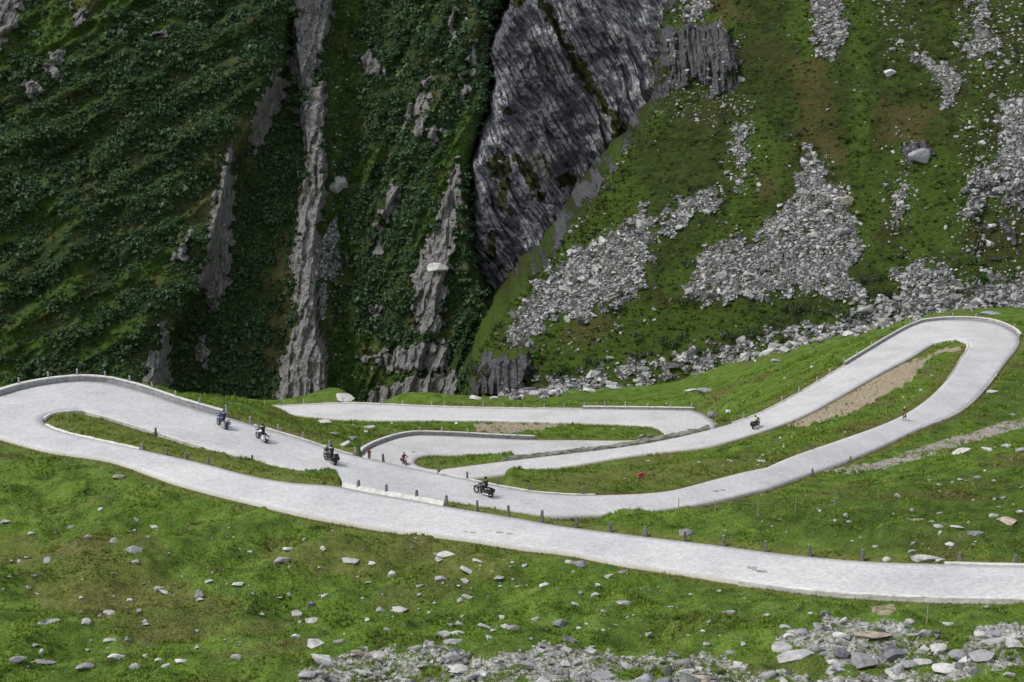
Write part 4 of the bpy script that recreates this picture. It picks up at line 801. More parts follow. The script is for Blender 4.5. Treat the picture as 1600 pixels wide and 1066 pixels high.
# ------------------------------------------------------------------ boulders
BIGR = [rock_template(400 + i, 3) for i in range(9)]
def rock_mesh(t, mt, nm='boulder'):
    me = big_mesh(nm, t[0], t[1], False); me.materials.append(mt); return me
BM = {k: [rock_mesh(t, mt) for t in BIGR] for k, mt in dict(p=M_BOULDER, t=M_TAN, d=M_DARKST).items()}
BL = [ # x, y (base), width, height in photo pixels, stone kind
 (184,748,26,12,'t'),(6,818,16,10,'p'),(109,825,14,6,'p'),(135,841,15,9,'p'),(157,797,10,6,'p'),(178,848,17,14,'p'),(214,815,13,8,'p'),(240,825,13,6,'p'),(210,864,30,18,'d'),(212,880,13,9,'p'),(74,880,15,14,'d'),(30,879,9,7,'p'),(53,901,8,7,'p'),(43,920,10,8,'p'),
 (249,923,13,13,'p'),(259,929,20,6,'p'),(310,934,17,18,'d'),(311,939,17,8,'p'),(326,911,17,7,'p'),(371,915,25,9,'p'),(202,940,13,10,'p'),(217,958,11,11,'p'),(172,961,22,7,'p'),(131,975,21,13,'p'),(75,974,35,8,'d'),(171,1004,27,10,'p'),(199,1003,12,12,'p'),(24,1036,38,22,'p'),(64,1022,10,14,'p'),(71,1038,36,8,'p'),(127,1047,33,14,'p'),(184,1032,28,14,'p'),(212,1047,22,18,'p'),(247,1035,15,12,'p'),(259,1043,13,9,'p'),(285,1035,22,5,'p'),(369,1030,18,13,'p'),
 (491,1010,33,15,'p'),(465,964,22,16,'p'),(489,949,14,13,'d'),(486,973,30,8,'p'),(529,1006,17,11,'p'),(506,1041,52,32,'p'),(478,1058,44,18,'d'),(448,861,20,12,'p'),(504,859,10,9,'p'),(444,879,26,12,'p'),(476,844,9,6,'p'),(544,880,38,14,'p'),(581,882,15,6,'p'),(594,956,12,11,'p'),(574,971,11,8,'p'),(465,998,16,9,'p'),(612,902,17,15,'p'),(624,955,30,7,'p'),(604,985,12,7,'p'),
 (697,870,27,13,'p'),(746,879,20,7,'p'),(730,894,42,9,'p'),(687,908,20,15,'p'),(727,910,15,11,'p'),(820,886,11,7,'p'),(907,887,22,18,'d'),(891,880,14,8,'p'),(852,918,24,12,'p'),(782,918,10,6,'p'),(934,916,13,6,'p'),(929,933,16,12,'p'),(906,928,8,6,'p'),(731,936,26,6,'p'),(719,941,8,14,'p'),(977,946,24,11,'p'),(899,946,16,7,'p'),(875,978,25,23,'d'),(787,968,18,8,'p'),(837,970,13,8,'p'),(757,983,34,13,'p'),(694,996,24,18,'p'),(715,993,26,8,'p'),(802,986,20,16,'p'),(787,981,14,8,'p'),(905,984,10,7,'p'),(706,1006,36,9,'p'),(765,999,14,10,'p'),(830,999,8,5,'p'),(942,957,12,8,'p'),(970,896,20,6,'t'),
 (564,1024,30,12,'t'),(598,1030,26,13,'p'),(648,1016,22,9,'p'),(708,1033,30,25,'p'),(711,1050,44,17,'p'),(561,1055,42,12,'p'),(590,1058,24,10,'d'),(631,1067,22,12,'p'),(745,1057,18,13,'p'),(829,1044,32,14,'p'),(884,1018,24,10,'p'),(884,1040,22,11,'p'),(776,1035,13,8,'p'),(682,1025,18,10,'p'),(847,1068,26,12,'p'),
 (1139,960,18,9,'p'),(1109,974,8,9,'p'),(1292,963,17,14,'d'),(1268,960,10,6,'p'),(1279,983,18,18,'p'),(1296,983,12,11,'p'),(1227,983,20,12,'p'),(1259,993,22,14,'d'),(1232,997,18,14,'p'),(1221,1016,50,16,'p'),(1244,1031,60,20,'p'),(1315,998,24,16,'p'),(1319,974,12,16,'p'),(1354,981,30,12,'p'),(1367,998,60,18,'t'),(1315,1025,40,25,'d'),(1394,1032,52,36,'d'),(1349,1043,62,36,'p'),(1429,996,28,8,'p'),(1450,994,22,15,'p'),(1469,1022,38,30,'p'),(1446,1040,42,16,'p'),(1420,1042,44,20,'p'),(1307,1051,26,14,'p'),(1300,1037,20,10,'p'),(1536,998,38,24,'p'),(1562,996,40,20,'d'),(1585,1012,42,22,'p'),(1555,1008,50,14,'p'),(1506,1031,42,20,'p'),(1540,1030,62,18,'p'),(1484,1049,50,14,'p'),(1412,1058,62,14,'p'),(1581,1058,20,10,'p'),(1420,973,15,8,'p'),(1480,978,26,5,'p'),(1540,951,11,8,'p'),(1105,1010,15,9,'p'),(1142,1023,18,10,'p'),(1157,1043,26,12,'p'),(1161,1009,10,9,'p'),(1037,1069,38,24,'d'),(1097,1069,42,24,'t'),(1008,1068,28,22,'d'),(940,1064,50,24,'d'),(1200,1060,26,14,'p'),(980,1045,24,12,'p'),(1065,1040,26,14,'p'),
 (1446,878,52,20,'p'),(1425,864,14,10,'d'),(1469,878,17,10,'p'),(1069,836,24,13,'d'),(1435,816,36,7,'t'),(1457,817,9,8,'p'),(1465,824,17,6,'p'),(1495,826,24,7,'p'),(1525,837,24,12,'p'),(1577,819,32,20,'t'),(1553,808,15,10,'p'),(1597,803,16,12,'p'),(1469,803,9,5,'p'),(1562,794,12,5,'p'),(1307,781,10,4,'p'),(1384,877,16,8,'p'),(1574,699,17,10,'p'),(1597,707,22,14,'p'),(1502,709,31,10,'p'),(1545,705,20,8,'p'),(1584,649,10,5,'p'),(1528,748,13,7,'p'),(1554,753,8,6,'p'),(1469,759,10,6,'p'),(1550,614,17,8,'p'),
 (541,625,46,12,'p'),(504,661,22,7,'p'),(577,670,17,8,'p'),(520,680,18,8,'p'),(539,697,26,9,'p'),(549,686,14,6,'p'),(745,624,20,9,'p'),(772,624,17,9,'p'),(1116,651,24,11,'d'),(1140,644,14,6,'p'),
 (1000,604,14,9,'p'),(960,607,22,9,'p'),(1180,541,30,12,'p'),(1200,553,22,11,'p'),(1235,531,28,13,'p'),(1212,566,18,9,'p'),(1385,505,34,16,'p'),(1350,512,26,11,'d'),(1330,524,22,11,'p'),(1420,480,28,14,'p'),(1450,478,32,14,'p'),(1490,472,34,14,'p'),(1530,474,30,12,'d'),(1570,470,34,14,'p'),(1590,455,26,12,'p'),(1550,492,26,9,'d'),(1290,527,22,10,'p'),(1080,612,18,8,'p'),(1105,613,26,10,'d'),(1060,582,20,10,'p'),(1120,567,22,10,'p'),(1150,560,22,10,'p'),(1090,576,18,8,'p'),(920,612,26,11,'p'),(870,615,24,10,'p'),(840,618,22,10,'p'),(820,612,18,9,'d')]
P = ground_hit([b[0] for b in BL], [b[1] for b in BL])
def band(x, y):
    if y < 632 and x < 1330 or (y < 520): row = 'in the stream bed'
    elif y < 700 and x < 620: row = 'before the far road'
    elif x > 1380 and y < 890 or (y < 850 and x > 1000): row = 'in the right meadow'
    elif y < 700: row = 'beside the far bend'
    elif y < 860: row = 'below the near road'
    elif y < 930: row = 'in upper foreground meadow'
    elif y < 995: row = 'in middle foreground meadow'
    else: row = 'in the foreground rubble'
    col = 'far left' if x < 200 else 'left' if x < 480 else 'centre left' if x < 800 else 'centre right' if x < 1150 else 'right' if x < 1400 else 'far right'
    return f'{row}, {col}'
cells = {}
for i, b in enumerate(BL): cells.setdefault(band(b[0], b[1]), []).append(i)
small_lab = {}
for cell, ids in cells.items():
    ids.sort(key=lambda i: BL[i][0])
    for r_, i in enumerate(ids):
        x, y, wp, hp, kd_ = BL[i]; dist = float(P[i] @ np.array([0, cp, -sp])); s_ = F / dist; kf = .84 if wp < 34 else .70; wm, hm = kf * wp / s_, kf * hp / s_
        ob = link('boulder', BM[kd_][rng.integers(9)]); ob.location = up(P[i] + np.array([0, wm * .25, hm * .12]))
        ob.scale = (wm * .58, wm * .52, max(hm, wm * .28) * .62); ob.rotation_euler = (rng.normal(0, .12), rng.normal(0, .15), rng.uniform(-.5, .5) + (math.pi if rng.random() < .5 else 0))
        tone = {'p': 'pale grey', 't': 'tan', 'd': 'dark grey'}[kd_]; sh = 'big' if wm > 1.6 else 'flat long' if wp > 2.6 * hp else 'mid sized' if wm > .8 else 'small'
        lab = f"{sh} {tone} boulder {cell}" + (f', {ordn(r_)} from left' if len(ids) > 1 else '')
        tag(ob, lab, 'boulder', 'boulders lying in the grass')
# two named boulders on the slopes
for x, y, wp, hp, kd_, lab in [(1435,250,27,26,'d','lone pointed grey boulder high on the right hillside'),(1326,317,17,17,'t','tan boulder at right edge of the central scree'),(532,292,34,26,'p','large white boulder in the green gully beside the rock pillar'),(687,420,24,18,'p','white slab perched on the rock rib'),(1318,362,17,13,'p','pale boulder inside the right margin of central scree'),(1386,115,17,12,'p','pale boulder left of the upper scree strip')]:
    sh_ = H if x > 760 else L; p = on_sheet(sh_, x, y); s_ = F / p[1]
    ob = link('boulder', BM[kd_][rng.integers(9)]); ob.location = up(p + np.array([0, -.3, hp / s_ * .3])); ob.scale = (wp / s_ * .56, wp / s_ * .5, hp / s_ * .62); tag(ob, lab, 'boulder', 'boulders on the slopes')
# small stones of the meadow, each its own thing, told apart by nothing but where they lie
sx, sy = [], []
zones = [('small pale stone half sunk in the lower left meadow', [(0,800),(300,830),(600,880),(600,990),(0,1060)], 70), ('small pale stone half sunk in the lower right meadow', [(620,860),(900,890),(1250,940),(1200,1000),(620,1000)], 60),
         ('small pale stone in the grass of the right meadow', [(1060,830),(1330,760),(1600,700),(1600,870),(1400,860)], 42), ('small pale stone on the grass bank around the far bends', [(440,655),(560,690),(600,672),(860,668),(1000,672),(1150,640),(1300,560),(1330,545),(1200,600),(1000,625)], 26), ('small pale stone on the big grass island at right', [(760,752),(1100,710),(1300,650),(1480,560),(1470,600),(1380,655),(1200,720),(900,765)], 40)]
SM_ = [rock_mesh(rock_template(500 + i), M_BOULDER, 'stone') for i in range(6)]
for lab, pg, n in zones:
    pg = np.array(pg, float); lo, hi = pg.min(0), pg.max(0); q = rng.uniform(lo, hi, (n * 14, 2)); q = q[poly_sd(pg, q[:, 0], q[:, 1]) > 0][:n * 2]
    hit = ground_hit(q[:, 0], q[:, 1]); hit = hit[bil(GD, hit[:, 0], hit[:, 1]) > .8][:n]
    for p in hit:
        ob = link('stone', SM_[rng.integers(6)]); s_ = float(np.clip(rng.lognormal(math.log(.14), .4), .07, .4)) * min(1.6, p[1] / 100)
        ob.location = up(p + np.array([0, 0, s_ * .2])); ob.scale = (s_ * rng.uniform(.9, 1.6), s_, s_ * .8); ob.rotation_euler = (0, 0, rng.uniform(0, 6.3)); tag(ob, lab, 'stone', lab.replace('small pale stone', 'small pale stones'))
q = rng.uniform([0, 690], [1600, 1066], (2600, 2)); q = q[sstep(-.25, .35, fbm(q[:, 0] / 90, q[:, 1] / 60, 3, 171)) > rng.uniform(0, 1, len(q))][:900]; hit = ground_hit(q[:, 0], q[:, 1]); hit = hit[bil(GD, hit[:, 0], hit[:, 1]) > .5]
stuff('pebbles', SMALL, hit, np.clip(rng.lognormal(math.log(.075), .4, len(hit)), .035, .2) * np.clip(hit[:, 1] / 100, .8, 1.6), M_SCREE, 'tiny pale pebbles speckling the meadow grass', 'pebbles')
# rubble too fine to count
kk = (stony > .40) & (pd < .2) & (gd > .6) & view_ok(GP, 30); wgt = kk * (RR * (rr[1] - rr[0]) * 0 + np.where(RR < 130, 1.0, 2.2))
idx = rng.choice(GP.size // 3, 11000, p=(wgt / wgt.sum()).ravel()); P = GP.reshape(-1, 3)[idx]; sz = np.clip(rng.lognormal(math.log(.15), .6, len(P)), .05, .7) * np.clip(P[:, 1] / 110, .8, 2.4)
stuff('rubble', SMALL, P + np.c_[rng.uniform(-.1, .1, (len(P), 2)), sz * .2], sz, M_SCREE, 'fine pale rubble filling the gaps between boulders and stream bed', 'rubble')

# ------------------------------------------------------------------ stream among the boulders
sl_ = resample([(1640,462),(1540,468),(1470,476),(1400,492),(1330,515),(1240,540),(1160,556),(1060,580),(960,598),(880,608),(800,617)], 90); wv = ground_hit(sl_[:, 0], sl_[:, 1])
t_ = np.gradient(wv[:, :2], axis=0); t_ /= np.linalg.norm(t_, axis=1)[:, None]; nn = np.stack([-t_[:, 1], t_[:, 0]], 1); SW = []
for k in np.linspace(-1, 1, 5):
    xy = wv[:, :2] + nn * (k * (.7 + .5 * perlin(np.arange(90) * .3, np.zeros(90), 4)))[:, None]; SW.append(np.c_[xy, ground_z(xy[:, 0], xy[:, 1]) + .12])
SW = np.array(SW); n_ = NT('stream_water'); n_.b.inputs['Specular IOR Level'].default_value = .5; n_.bump(n_.noise(3, 4), .5, .1)
M_WATER = n_.done(n_.ramp(n_.noise(1.2, 6, .7), [(.42, (.03, .04, .035)), (.55, (.25, .27, .27)), (.65, (.75, .77, .78))]), .15)
tag(link('stream', big_mesh('stream', up(SW).reshape(-1, 3), grid_faces(*SW.shape[:2]), True), M_WATER), kind='structure')

# ------------------------------------------------------------------ grass blades: tufts over the meadows and ragged verges
def tuft_template(seed, nb=7, wide=.05):
    q = np.random.default_rng(seed); V, Fc = [], []
    for i in range(nb):
        a = q.uniform(0, 6.28); r0 = q.uniform(0, .28); b = np.array([math.cos(a) * r0, math.sin(a) * r0, -.05]); l = q.uniform(.5, 1.0); d = q.uniform(0, 6.28)
        tip = b + np.array([math.cos(d) * .35 * l, math.sin(d) * .35 * l, l]); s_ = np.array([-math.sin(d), math.cos(d), 0]) * wide * q.uniform(.7, 1.5)
        n = len(V); V += [b - s_, b + s_, tip]; Fc.append([n, n + 1, n + 2])
    return np.array(V), np.array(Fc)
TUFT = [tuft_template(600 + i) for i in range(8)]
nT = 190000; r_ = np.exp(rng.uniform(math.log(68), math.log(290), nT)); a_ = rng.uniform(R(-19), R(19), nT); x_, y_ = r_ * np.sin(a_), r_ * np.cos(a_); d_ = bil(GD, x_, y_)
verge = rng.uniform(0, 1, nT) < .0; keep = (d_ > .03); x_, y_, d_ = x_[keep], y_[keep], d_[keep]; P = np.c_[x_, y_, ground_z(x_, y_)]
qx, qy = proj(P); s1, s2 = seam_sd(P[:, 0], P[:, 1]); seam = ((s1 > -.2) & (qx < 705)) | (s2 > -.3); seam |= (poly_mask(DIRT, qx, qy, 3, 4, .08, 2) > .5) & (rng.uniform(0, 1, len(P)) > .12); keep = ~seam & (qy > 480) & (qy < 1110) & (P[:, 2] > -82); P = P[keep]; d_ = d_[keep]
hn = .12 + .16 * sstep(-.2, .6, fbm(P[:, 0] / 4, P[:, 1] / 4, 3, 161)); hn = hn * rng.uniform(.6, 1.4, len(P)) * np.clip(P[:, 1] / 120, .8, 1.9)
V, Fc, a = merge(TUFT, P, np.c_[hn * 1.5, hn * 1.5, hn], tilt=.1)
nv = len(V); dv = bil(GD, V[:, 0], V[:, 1]); a['dry'] = sstep(1.6, .2, dv) * .7 + .3 * sstep(.1, .5, fbm(V[:, 0] / 9, V[:, 1] / 9, 2, 163)); a['dark'] = np.zeros(nv)
tag(link('grass', big_mesh('grass', up(V), Fc, False, a), M_BLADE), 'green and straw coloured meadow grass tufts round the road', 'grass', kind='stuff')

# ------------------------------------------------------------------ riders, motorcycles, bicycles
M_TYRE = plain('tyre_rubber', (.018, .018, .019), .8); M_CHROME = plain('polished_metal', (.55, .56, .58), .25, .5, .9); M_ALU = plain('dull_alloy', (.30, .31, .32), .4, .4, .6)
M_BLACK = plain('black_lacquer', (.015, .015, .017), .25, .5); M_BLUE = plain('blue_lacquer', (.02, .045, .20), .25, .5); M_WHITE = plain('white_lacquer', (.72, .72, .73), .3, .4); M_RED = plain('red_lacquer', (.34, .02, .03), .3, .4); M_GREYL = plain('silver_lacquer', (.42, .43, .45), .3, .5)
M_LEATHER = plain('black_leather', (.02, .02, .022), .55); M_NAVY = plain('navy_textile', (.02, .03, .10), .8); M_HIVIS = plain('pale_yellow_green_textile', (.50, .66, .28), .8); M_REDT = plain('red_textile', (.42, .04, .05), .85); M_WINE = plain('wine_red_textile', (.16, .025, .035), .85)
M_OLIVE = plain('olive_textile', (.10, .095, .045), .9); M_JEANS = plain('dark_trousers', (.03, .03, .04), .9); M_SKIN = plain('skin', (.50, .30, .21), .6); M_HAIR = plain('brown_hair', (.06, .035, .02), .7); M_GLASS = plain('tinted_screen', (.35, .42, .48), .1, .6); M_LAMP = plain('lamp_glass', (.75, .75, .70), .1, .6); M_TAIL = plain('red_lamp_glass', (.4, .01, .01), .2, .5); M_EYE = plain('eye', (.05, .04, .03), .2); M_KHAKI = plain('pale_helmet_shell', (.62, .62, .55), .4)

def skin_obj(name, chains, mat, parent, sub=1):
    V, E, Rr, roots = [], [], [], []; key = {}
    for ch in chains:
        prev = None; new_root = True
        for i, (p, r) in enumerate(ch):
            k = tuple(round(c, 4) for c in p)
            if k in key: idx = key[k]; new_root = False if i == 0 else new_root
            else:
                idx = len(V); key[k] = idx; V.append(p); Rr.append(r)
                if i == 0: roots.append(idx)
            if prev is not None: E.append((prev, idx))
            prev = idx
    me = bpy.data.meshes.new(name); me.from_pydata(V, E, []); o = link(name, me, mat, parent)
    sk_ = o.modifiers.new('Skin', 'SKIN'); sk_.use_smooth_shade = True; sk_.branch_smoothing = .5
    for i, d in enumerate(me.skin_vertices[0].data): d.radius = (Rr[i], Rr[i]) if not isinstance(Rr[i], tuple) else Rr[i]; d.use_root = i in roots
    o.modifiers.new('Subsurf', 'SUBSURF').levels = sub; o.modifiers['Subsurf'].render_levels = sub; return o

def make_person(label, pose, top, legs, helmet=None, hair=None, full_face=True, gloves=True):
    J = pose; root = empty('person', (0, 0, 0)); tag(root, label, 'person')
    def v(n): return tuple(J[n])
    def md(a, b, t): return tuple(J[a][i] * (1 - t) + J[b][i] * t for i in range(3))
    def sd_(n, s): p = J[n]; return (p[0], p[1] * s, p[2])
    def sm(a, b, t, s): p = md(a, b, t); return (p[0], p[1] * s, p[2])
    ch = [[(v('hip'), .13), (md('hip', 'chest', .5), .125), (v('chest'), .145), (v('neck'), .06), (md('neck', 'head', .45), .062), (v('head'), .092), (v('crown'), .075)]]
    nose = tuple(np.array(J['head']) + np.array(J['face']) * .115 + np.array([0, 0, -.01])); ch.append([(v('head'), .092), (nose, .022)])
    for s in (1, -1):
        ch.append([(v('chest'), .145), (sd_('shoulder', s), .062), (sm('shoulder', 'elbow', .5, s), .05), (sd_('elbow', s), .042), (sm('elbow', 'wrist', .5, s), .038), (sd_('wrist', s), .027), (sd_('palm', s), .034)])
        ch.append([(v('hip'), .13), (sd_('thigh', s), .088), (sm('thigh', 'knee', .5, s), .075), (sd_('knee', s), .057), (sm('knee', 'ankle', .4, s), .056), (sd_('ankle', s), .036), (sd_('toe', s), .034)])
        pw_ = np.array(sd_('palm', s)); fw = pw_ - np.array(sd_('wrist', s)); fw /= np.linalg.norm(fw); lat = np.array([0, 1, 0]) * s; dn = np.cross(fw, lat) * (-s if np.cross(fw, lat)[2] * s > 0 else s)
        dn = dn / np.linalg.norm(dn)
        for f, (o_, ln) in enumerate(((-.028, .075), (-.010, .085), (.009, .08), (.026, .062))):
            a = pw_ + lat * o_ + fw * .02; ch.append([(tuple(a), .0095), (tuple(a + fw * ln * .5 + dn * .012), .009), (tuple(a + fw * ln * .75 + dn * (.03 + .003 * f)), .0085), (tuple(a + fw * ln * .6 + dn * .055), .0075)])
        a = pw_ - lat * .03 - fw * .01; ch.append([(tuple(a), .011), (tuple(a - lat * .025 + fw * .025 + dn * .015), .01), (tuple(a - lat * .018 + fw * .055 + dn * .03), .0085)])
    skin_obj('body', ch, M_SKIN, root)
    c2 = [[(md('hip', 'chest', -.05), .165), (md('hip', 'chest', .5), .17), (v('chest'), .195), (md('chest', 'neck', .8), .085)]]
    for s in (1, -1): c2.append([(v('chest'), .195), (sd_('shoulder', s), .092), (sm('shoulder', 'elbow', .5, s), .078), (sd_('elbow', s), .07), (sm('elbow', 'wrist', .5, s), .06), (sm('elbow', 'wrist', .93, s), .043)])
    skin_obj('jacket', c2, top, root)
    c3 = [[(md('hip', 'chest', .08), .148), (v('hip'), .15)]]
    for s in (1, -1): c3.append([(v('hip'), .15), (sd_('thigh', s), .105), (sm('thigh', 'knee', .5, s), .09), (sd_('knee', s), .072), (sm('knee', 'ankle', .4, s), .07), (sm('knee', 'ankle', .9, s), .055)])
    skin_obj('trousers', c3, legs, root)
    for s in (1, -1): skin_obj('boot', [[(sm('knee', 'ankle', .8, s), .056), (sd_('ankle', s), .054), (sd_('toe', s), .046)]], M_LEATHER, root)
    hd = np.array(J['head']); fc = np.array(J['face'])
    for s in (1, -1): MB().ball(tuple(hd + fc * .088 + np.array([0, .032 * s, .012])), (.014, .014, .012), 8).obj('eye', M_EYE, root)
    if helmet:
        c_ = Vector(hd + np.array([0, 0, .025])); mb = MB()
        if full_face:
            mb.ball(c_, (.145, .125, .14), 16); mb.ball(c_ + Vector(fc * .05) + Vector((0, 0, -.07)), (.105, .09, .07), 12); h_ = mb.obj('helmet', helmet, root, True)
            MB().ball(c_ + Vector(fc * .075) + Vector((0, 0, .0)), (.08, .105, .05), 12).obj('visor', M_BLACK, h_, True)
        else:
            mb.ball(c_ + Vector((0, 0, .04)), (.15, .11, .085), 14); h_ = mb.obj('helmet', helmet, root, True)
            for t in (-.05, 0, .05): MB().tube([(hd[0] - .12, t, hd[2] + .11), (hd[0], t, hd[2] + .152), (hd[0] + .12, t, hd[2] + .10)], .012, 6).obj('helmet_rib', M_BLACK, h_)
    if hair: MB().ball(tuple(hd + np.array([-.02, 0, .035]) - fc * .015), (.105, .1, .105), 14).obj('hair', hair, root, True)
    return root

def wheel(parent, x, r, tw, spokes, mrim):
    w_ = MB().torus((0, 0, 0), r - tw, tw).mesh('wheel', True); w_.materials.append(M_TYRE); o = link('wheel', w_, None, parent, (x, 0, r))
    mb = MB().torus((0, 0, 0), r - 2.1 * tw, tw * .45, 24, 6)
    for k in range(spokes): a = k * 2 * math.pi / spokes; mb.tube([(0, 0, 0), (math.cos(a) * (r - 2.2 * tw), 0, math.sin(a) * (r - 2.2 * tw))], max(.004, tw * .16), 5)
    mb.tube([(0, -.06, 0), (0, .06, 0)], max(.03, tw * .5), 10); mb.obj('rim', mrim, o); return o

def make_motorcycle(label, paint, screen=True, cases=True, top_case=False, rim=M_ALU, second=None):
    root = empty('motorcycle', (0, 0, 0)); tag(root, label, 'motorcycle', 'motorcycles on the hairpin road'); y2 = Vector
    wheel(root, .78, .32, .065, 8, rim); wheel(root, -.72, .32, .08, 8, rim)
    mb = MB()
    for s in (1, -1): mb.tube([(.48, .03 * s, .88), (.1, .13 * s, .72), (-.25, .13 * s, .62), (-.2, .12 * s, .3), (.25, .12 * s, .26), (.46, .04 * s, .78)], .022); mb.tube([(-.25, .12 * s, .38), (-.72, .11 * s, .32)], .025); mb.tube([(-.25, .11 * s, .64), (-.85, .1 * s, .74)], .018)
    mb.obj('frame', M_BLACK, root)
    mb = MB().box((.05, 0, .38), (.44, .34, .26), bev=.04)
    for s in (1, -1): mb.tube([(.1, 0, .45), (.2, .30 * s, .42)], [.1, .085], 10)
    for q in range(4): mb.box((.12, 0, .52 + q * .035), (.24, .26, .016))
    mb.obj('engine', M_ALU, root)
    MB().ball((.2, 0, .84), (.30, .17, .14), 14).box((.02, 0, .80), (.2, .22, .12), bev=.04).obj('fuel_tank', paint, root, True)
    MB().box((-.22, 0, .80), (.40, .28, .09), bev=.04).box((-.58, 0, .86), (.42, .26, .09), bev=.04).obj('seat', M_LEATHER, root)
    mb = MB()
    for s in (1, -1): mb.tube([(.80, .1 * s, .32), (.56, .1 * s, .96)], [.034, .026], 8)
    mb.box((.57, 0, .93), (.06, .24, .04)); mb.obj('fork', M_CHROME, root)
    hb_ = MB().tube([(.40, .40, 1.04), (.50, .26, 1.06), (.56, .08, 1.0), (.56, -.08, 1.0), (.50, -.26, 1.06), (.40, -.40, 1.04)], .016).obj('handlebar', M_BLACK, root)
    for s in (1, -1):
        MB().tube([(.42, .38 * s, 1.04), (.37, .46 * s, 1.035)], .024).obj('grip', M_LEATHER, hb_)
        MB().tube([(.48, .3 * s, 1.06), (.52, .36 * s, 1.2)], .008, 5).ball((.52, .38 * s, 1.22), (.02, .07, .045), 8).obj('mirror', M_BLACK, hb_)
    MB().ball((.72, 0, .88), (.08, .12, .11), 12).obj('headlight', M_LAMP, root, True)
    for x, a0, a1, nm in ((.78, .5, 2.5, 'front_fender'), (-.72, .3, 2.6, 'rear_fender')):
        mb = MB()
        for s in (-.05, 0, .05): mb.tube([(x + .365 * math.cos(a), s, .32 + .365 * math.sin(a)) for a in np.linspace(a0, a1, 9)], .03, 6)
        mb.obj(nm, paint, root)
    for s in (1, -1): MB().tube([(.2, .14 * s, .3), (-.1, .2 * s, .24), (-.5, .21 * s, .28), (-1.0, .21 * s, .36)], [.03, .035, .055, .05], 10).obj('exhaust', M_CHROME, root, True)
    MB().box((-1.02, 0, .78), (.06, .2, .07), bev=.015).obj('tail_light', M_TAIL, root)
    if screen: MB().box((.62, 0, 1.22), (.03, .44, .44), Matrix.Rotation(R(-28), 3, 'Y').to_euler(), bev=.012, taper=.7).obj('windscreen', M_GLASS, root); MB().box((.66, 0, .98), (.24, .46, .26), Matrix.Rotation(R(-20), 3, 'Y').to_euler(), bev=.06).obj('fairing', second or paint, root)
    if cases:
        for s in (1, -1): p = MB().box((-.72, .29 * s, .62), (.48, .2, .34), bev=.05).obj('pannier', second or paint, root); MB().box((-.72, .30 * s, .745), (.46, .205, .02)).obj('lid_seam', M_BLACK, p)
    if top_case: MB().box((-.92, 0, 1.0), (.34, .42, .28), bev=.06).obj('top_case', second or paint, root)
    return root

def make_bicycle(label, paint):
    root = empty('bicycle', (0, 0, 0)); tag(root, label, 'bicycle', 'road bicycles on the hairpin road')
    wheel(root, .51, .34, .016, 16, M_ALU); wheel(root, -.49, .34, .016, 16, M_ALU)
    mb = MB(); bb, st, hd_, dr = (-.07, 0, .29), (-.22, 0, .78), (.36, 0, .82), (-.49, 0, .34)
    for a, b, r_ in ((bb, st, .018), (st, hd_, .017), (bb, (.38, 0, .72), .021), ((.36, 0, .86), (.39, 0, .66), .02)): mb.tube([a, b], r_)
    for s in (1, -1): mb.tube([bb, (dr[0], .06 * s, dr[2])], .01); mb.tube([st, (dr[0], .06 * s, dr[2])], .009)
    mb.obj('frame', paint, root); mb = MB()
    for s in (1, -1): mb.tube([(.39, .04 * s, .66), (.51, .05 * s, .34)], [.014, .01])
    mb.obj('fork', M_BLACK, root)
    MB().tube([(.40, .20, .84), (.50, .21, .90), (.44, .2, .97), (.40, .0, .97), (.44, -.2, .97), (.50, -.21, .90), (.40, -.20, .84)], .013).tube([(.36, 0, .86), (.40, 0, .97)], .014).obj('handlebar', M_BLACK, root)
    MB().tube([st, (-.25, 0, .95)], .013).ball((-.24, 0, .97), (.14, .065, .03), 10).obj('saddle', M_BLACK, root)
    MB().torus((-.07, .05, .29), .09, .008, 20, 5).tube([(-.07, .06, .29), (.06, .09, .17)], .011).tube([(-.07, -.06, .29), (-.2, -.09, .41)], .011).box((.06, .13, .17), (.09, .08, .02)).box((-.2, -.13, .41), (.09, .08, .02)).obj('crankset', M_ALU, root)
    return root
MOTO = dict(hip=(-.26, 0, .93), chest=(-.14, 0, 1.30), neck=(-.10, 0, 1.47), head=(-.06, 0, 1.62), crown=(-.06, 0, 1.70), face=(1, 0, -.05), shoulder=(-.13, .20, 1.38), elbow=(.10, .33, 1.16), wrist=(.34, .42, 1.06), palm=(.40, .43, 1.055), thigh=(-.16, .12, .90), knee=(.22, .24, .72), ankle=(.02, .26, .34), toe=(.20, .27, .30))
PASS = dict(MOTO, hip=(-.62, 0, 1.0), chest=(-.54, 0, 1.37), neck=(-.51, 0, 1.54), head=(-.48, 0, 1.68), crown=(-.48, 0, 1.76), shoulder=(-.53, .19, 1.44), elbow=(-.42, .33, 1.20), wrist=(-.22, .26, 1.10), palm=(-.16, .22, 1.09), thigh=(-.52, .13, .97), knee=(-.14, .28, .82), ankle=(-.3, .30, .46), toe=(-.12, .31, .43))
BIKE = dict(hip=(-.22, 0, 1.03), chest=(.08, 0, 1.30), neck=(.20, 0, 1.42), head=(.30, 0, 1.52), crown=(.31, 0, 1.60), face=(.97, 0, -.2), shoulder=(.12, .18, 1.36), elbow=(.28, .24, 1.14), wrist=(.40, .20, 1.01), palm=(.455, .205, .985), thigh=(-.16, .10, 1.0), knee=(.12, .12, .72), ankle=(-.06, .13, .34), toe=(.09, .13, .27))
SIT = dict(hip=(0, 0, .14), chest=(.10, 0, .50), neck=(.15, 0, .66), head=(.2, 0, .80), crown=(.2, 0, .88), face=(.96, 0, -.25), shoulder=(.1, .20, .57), elbow=(.22, .29, .36), wrist=(.42, .17, .36), palm=(.48, .13, .36), thigh=(.1, .11, .15), knee=(.46, .16, .46), ankle=(.62, .14, .08), toe=(.8, .15, .05))

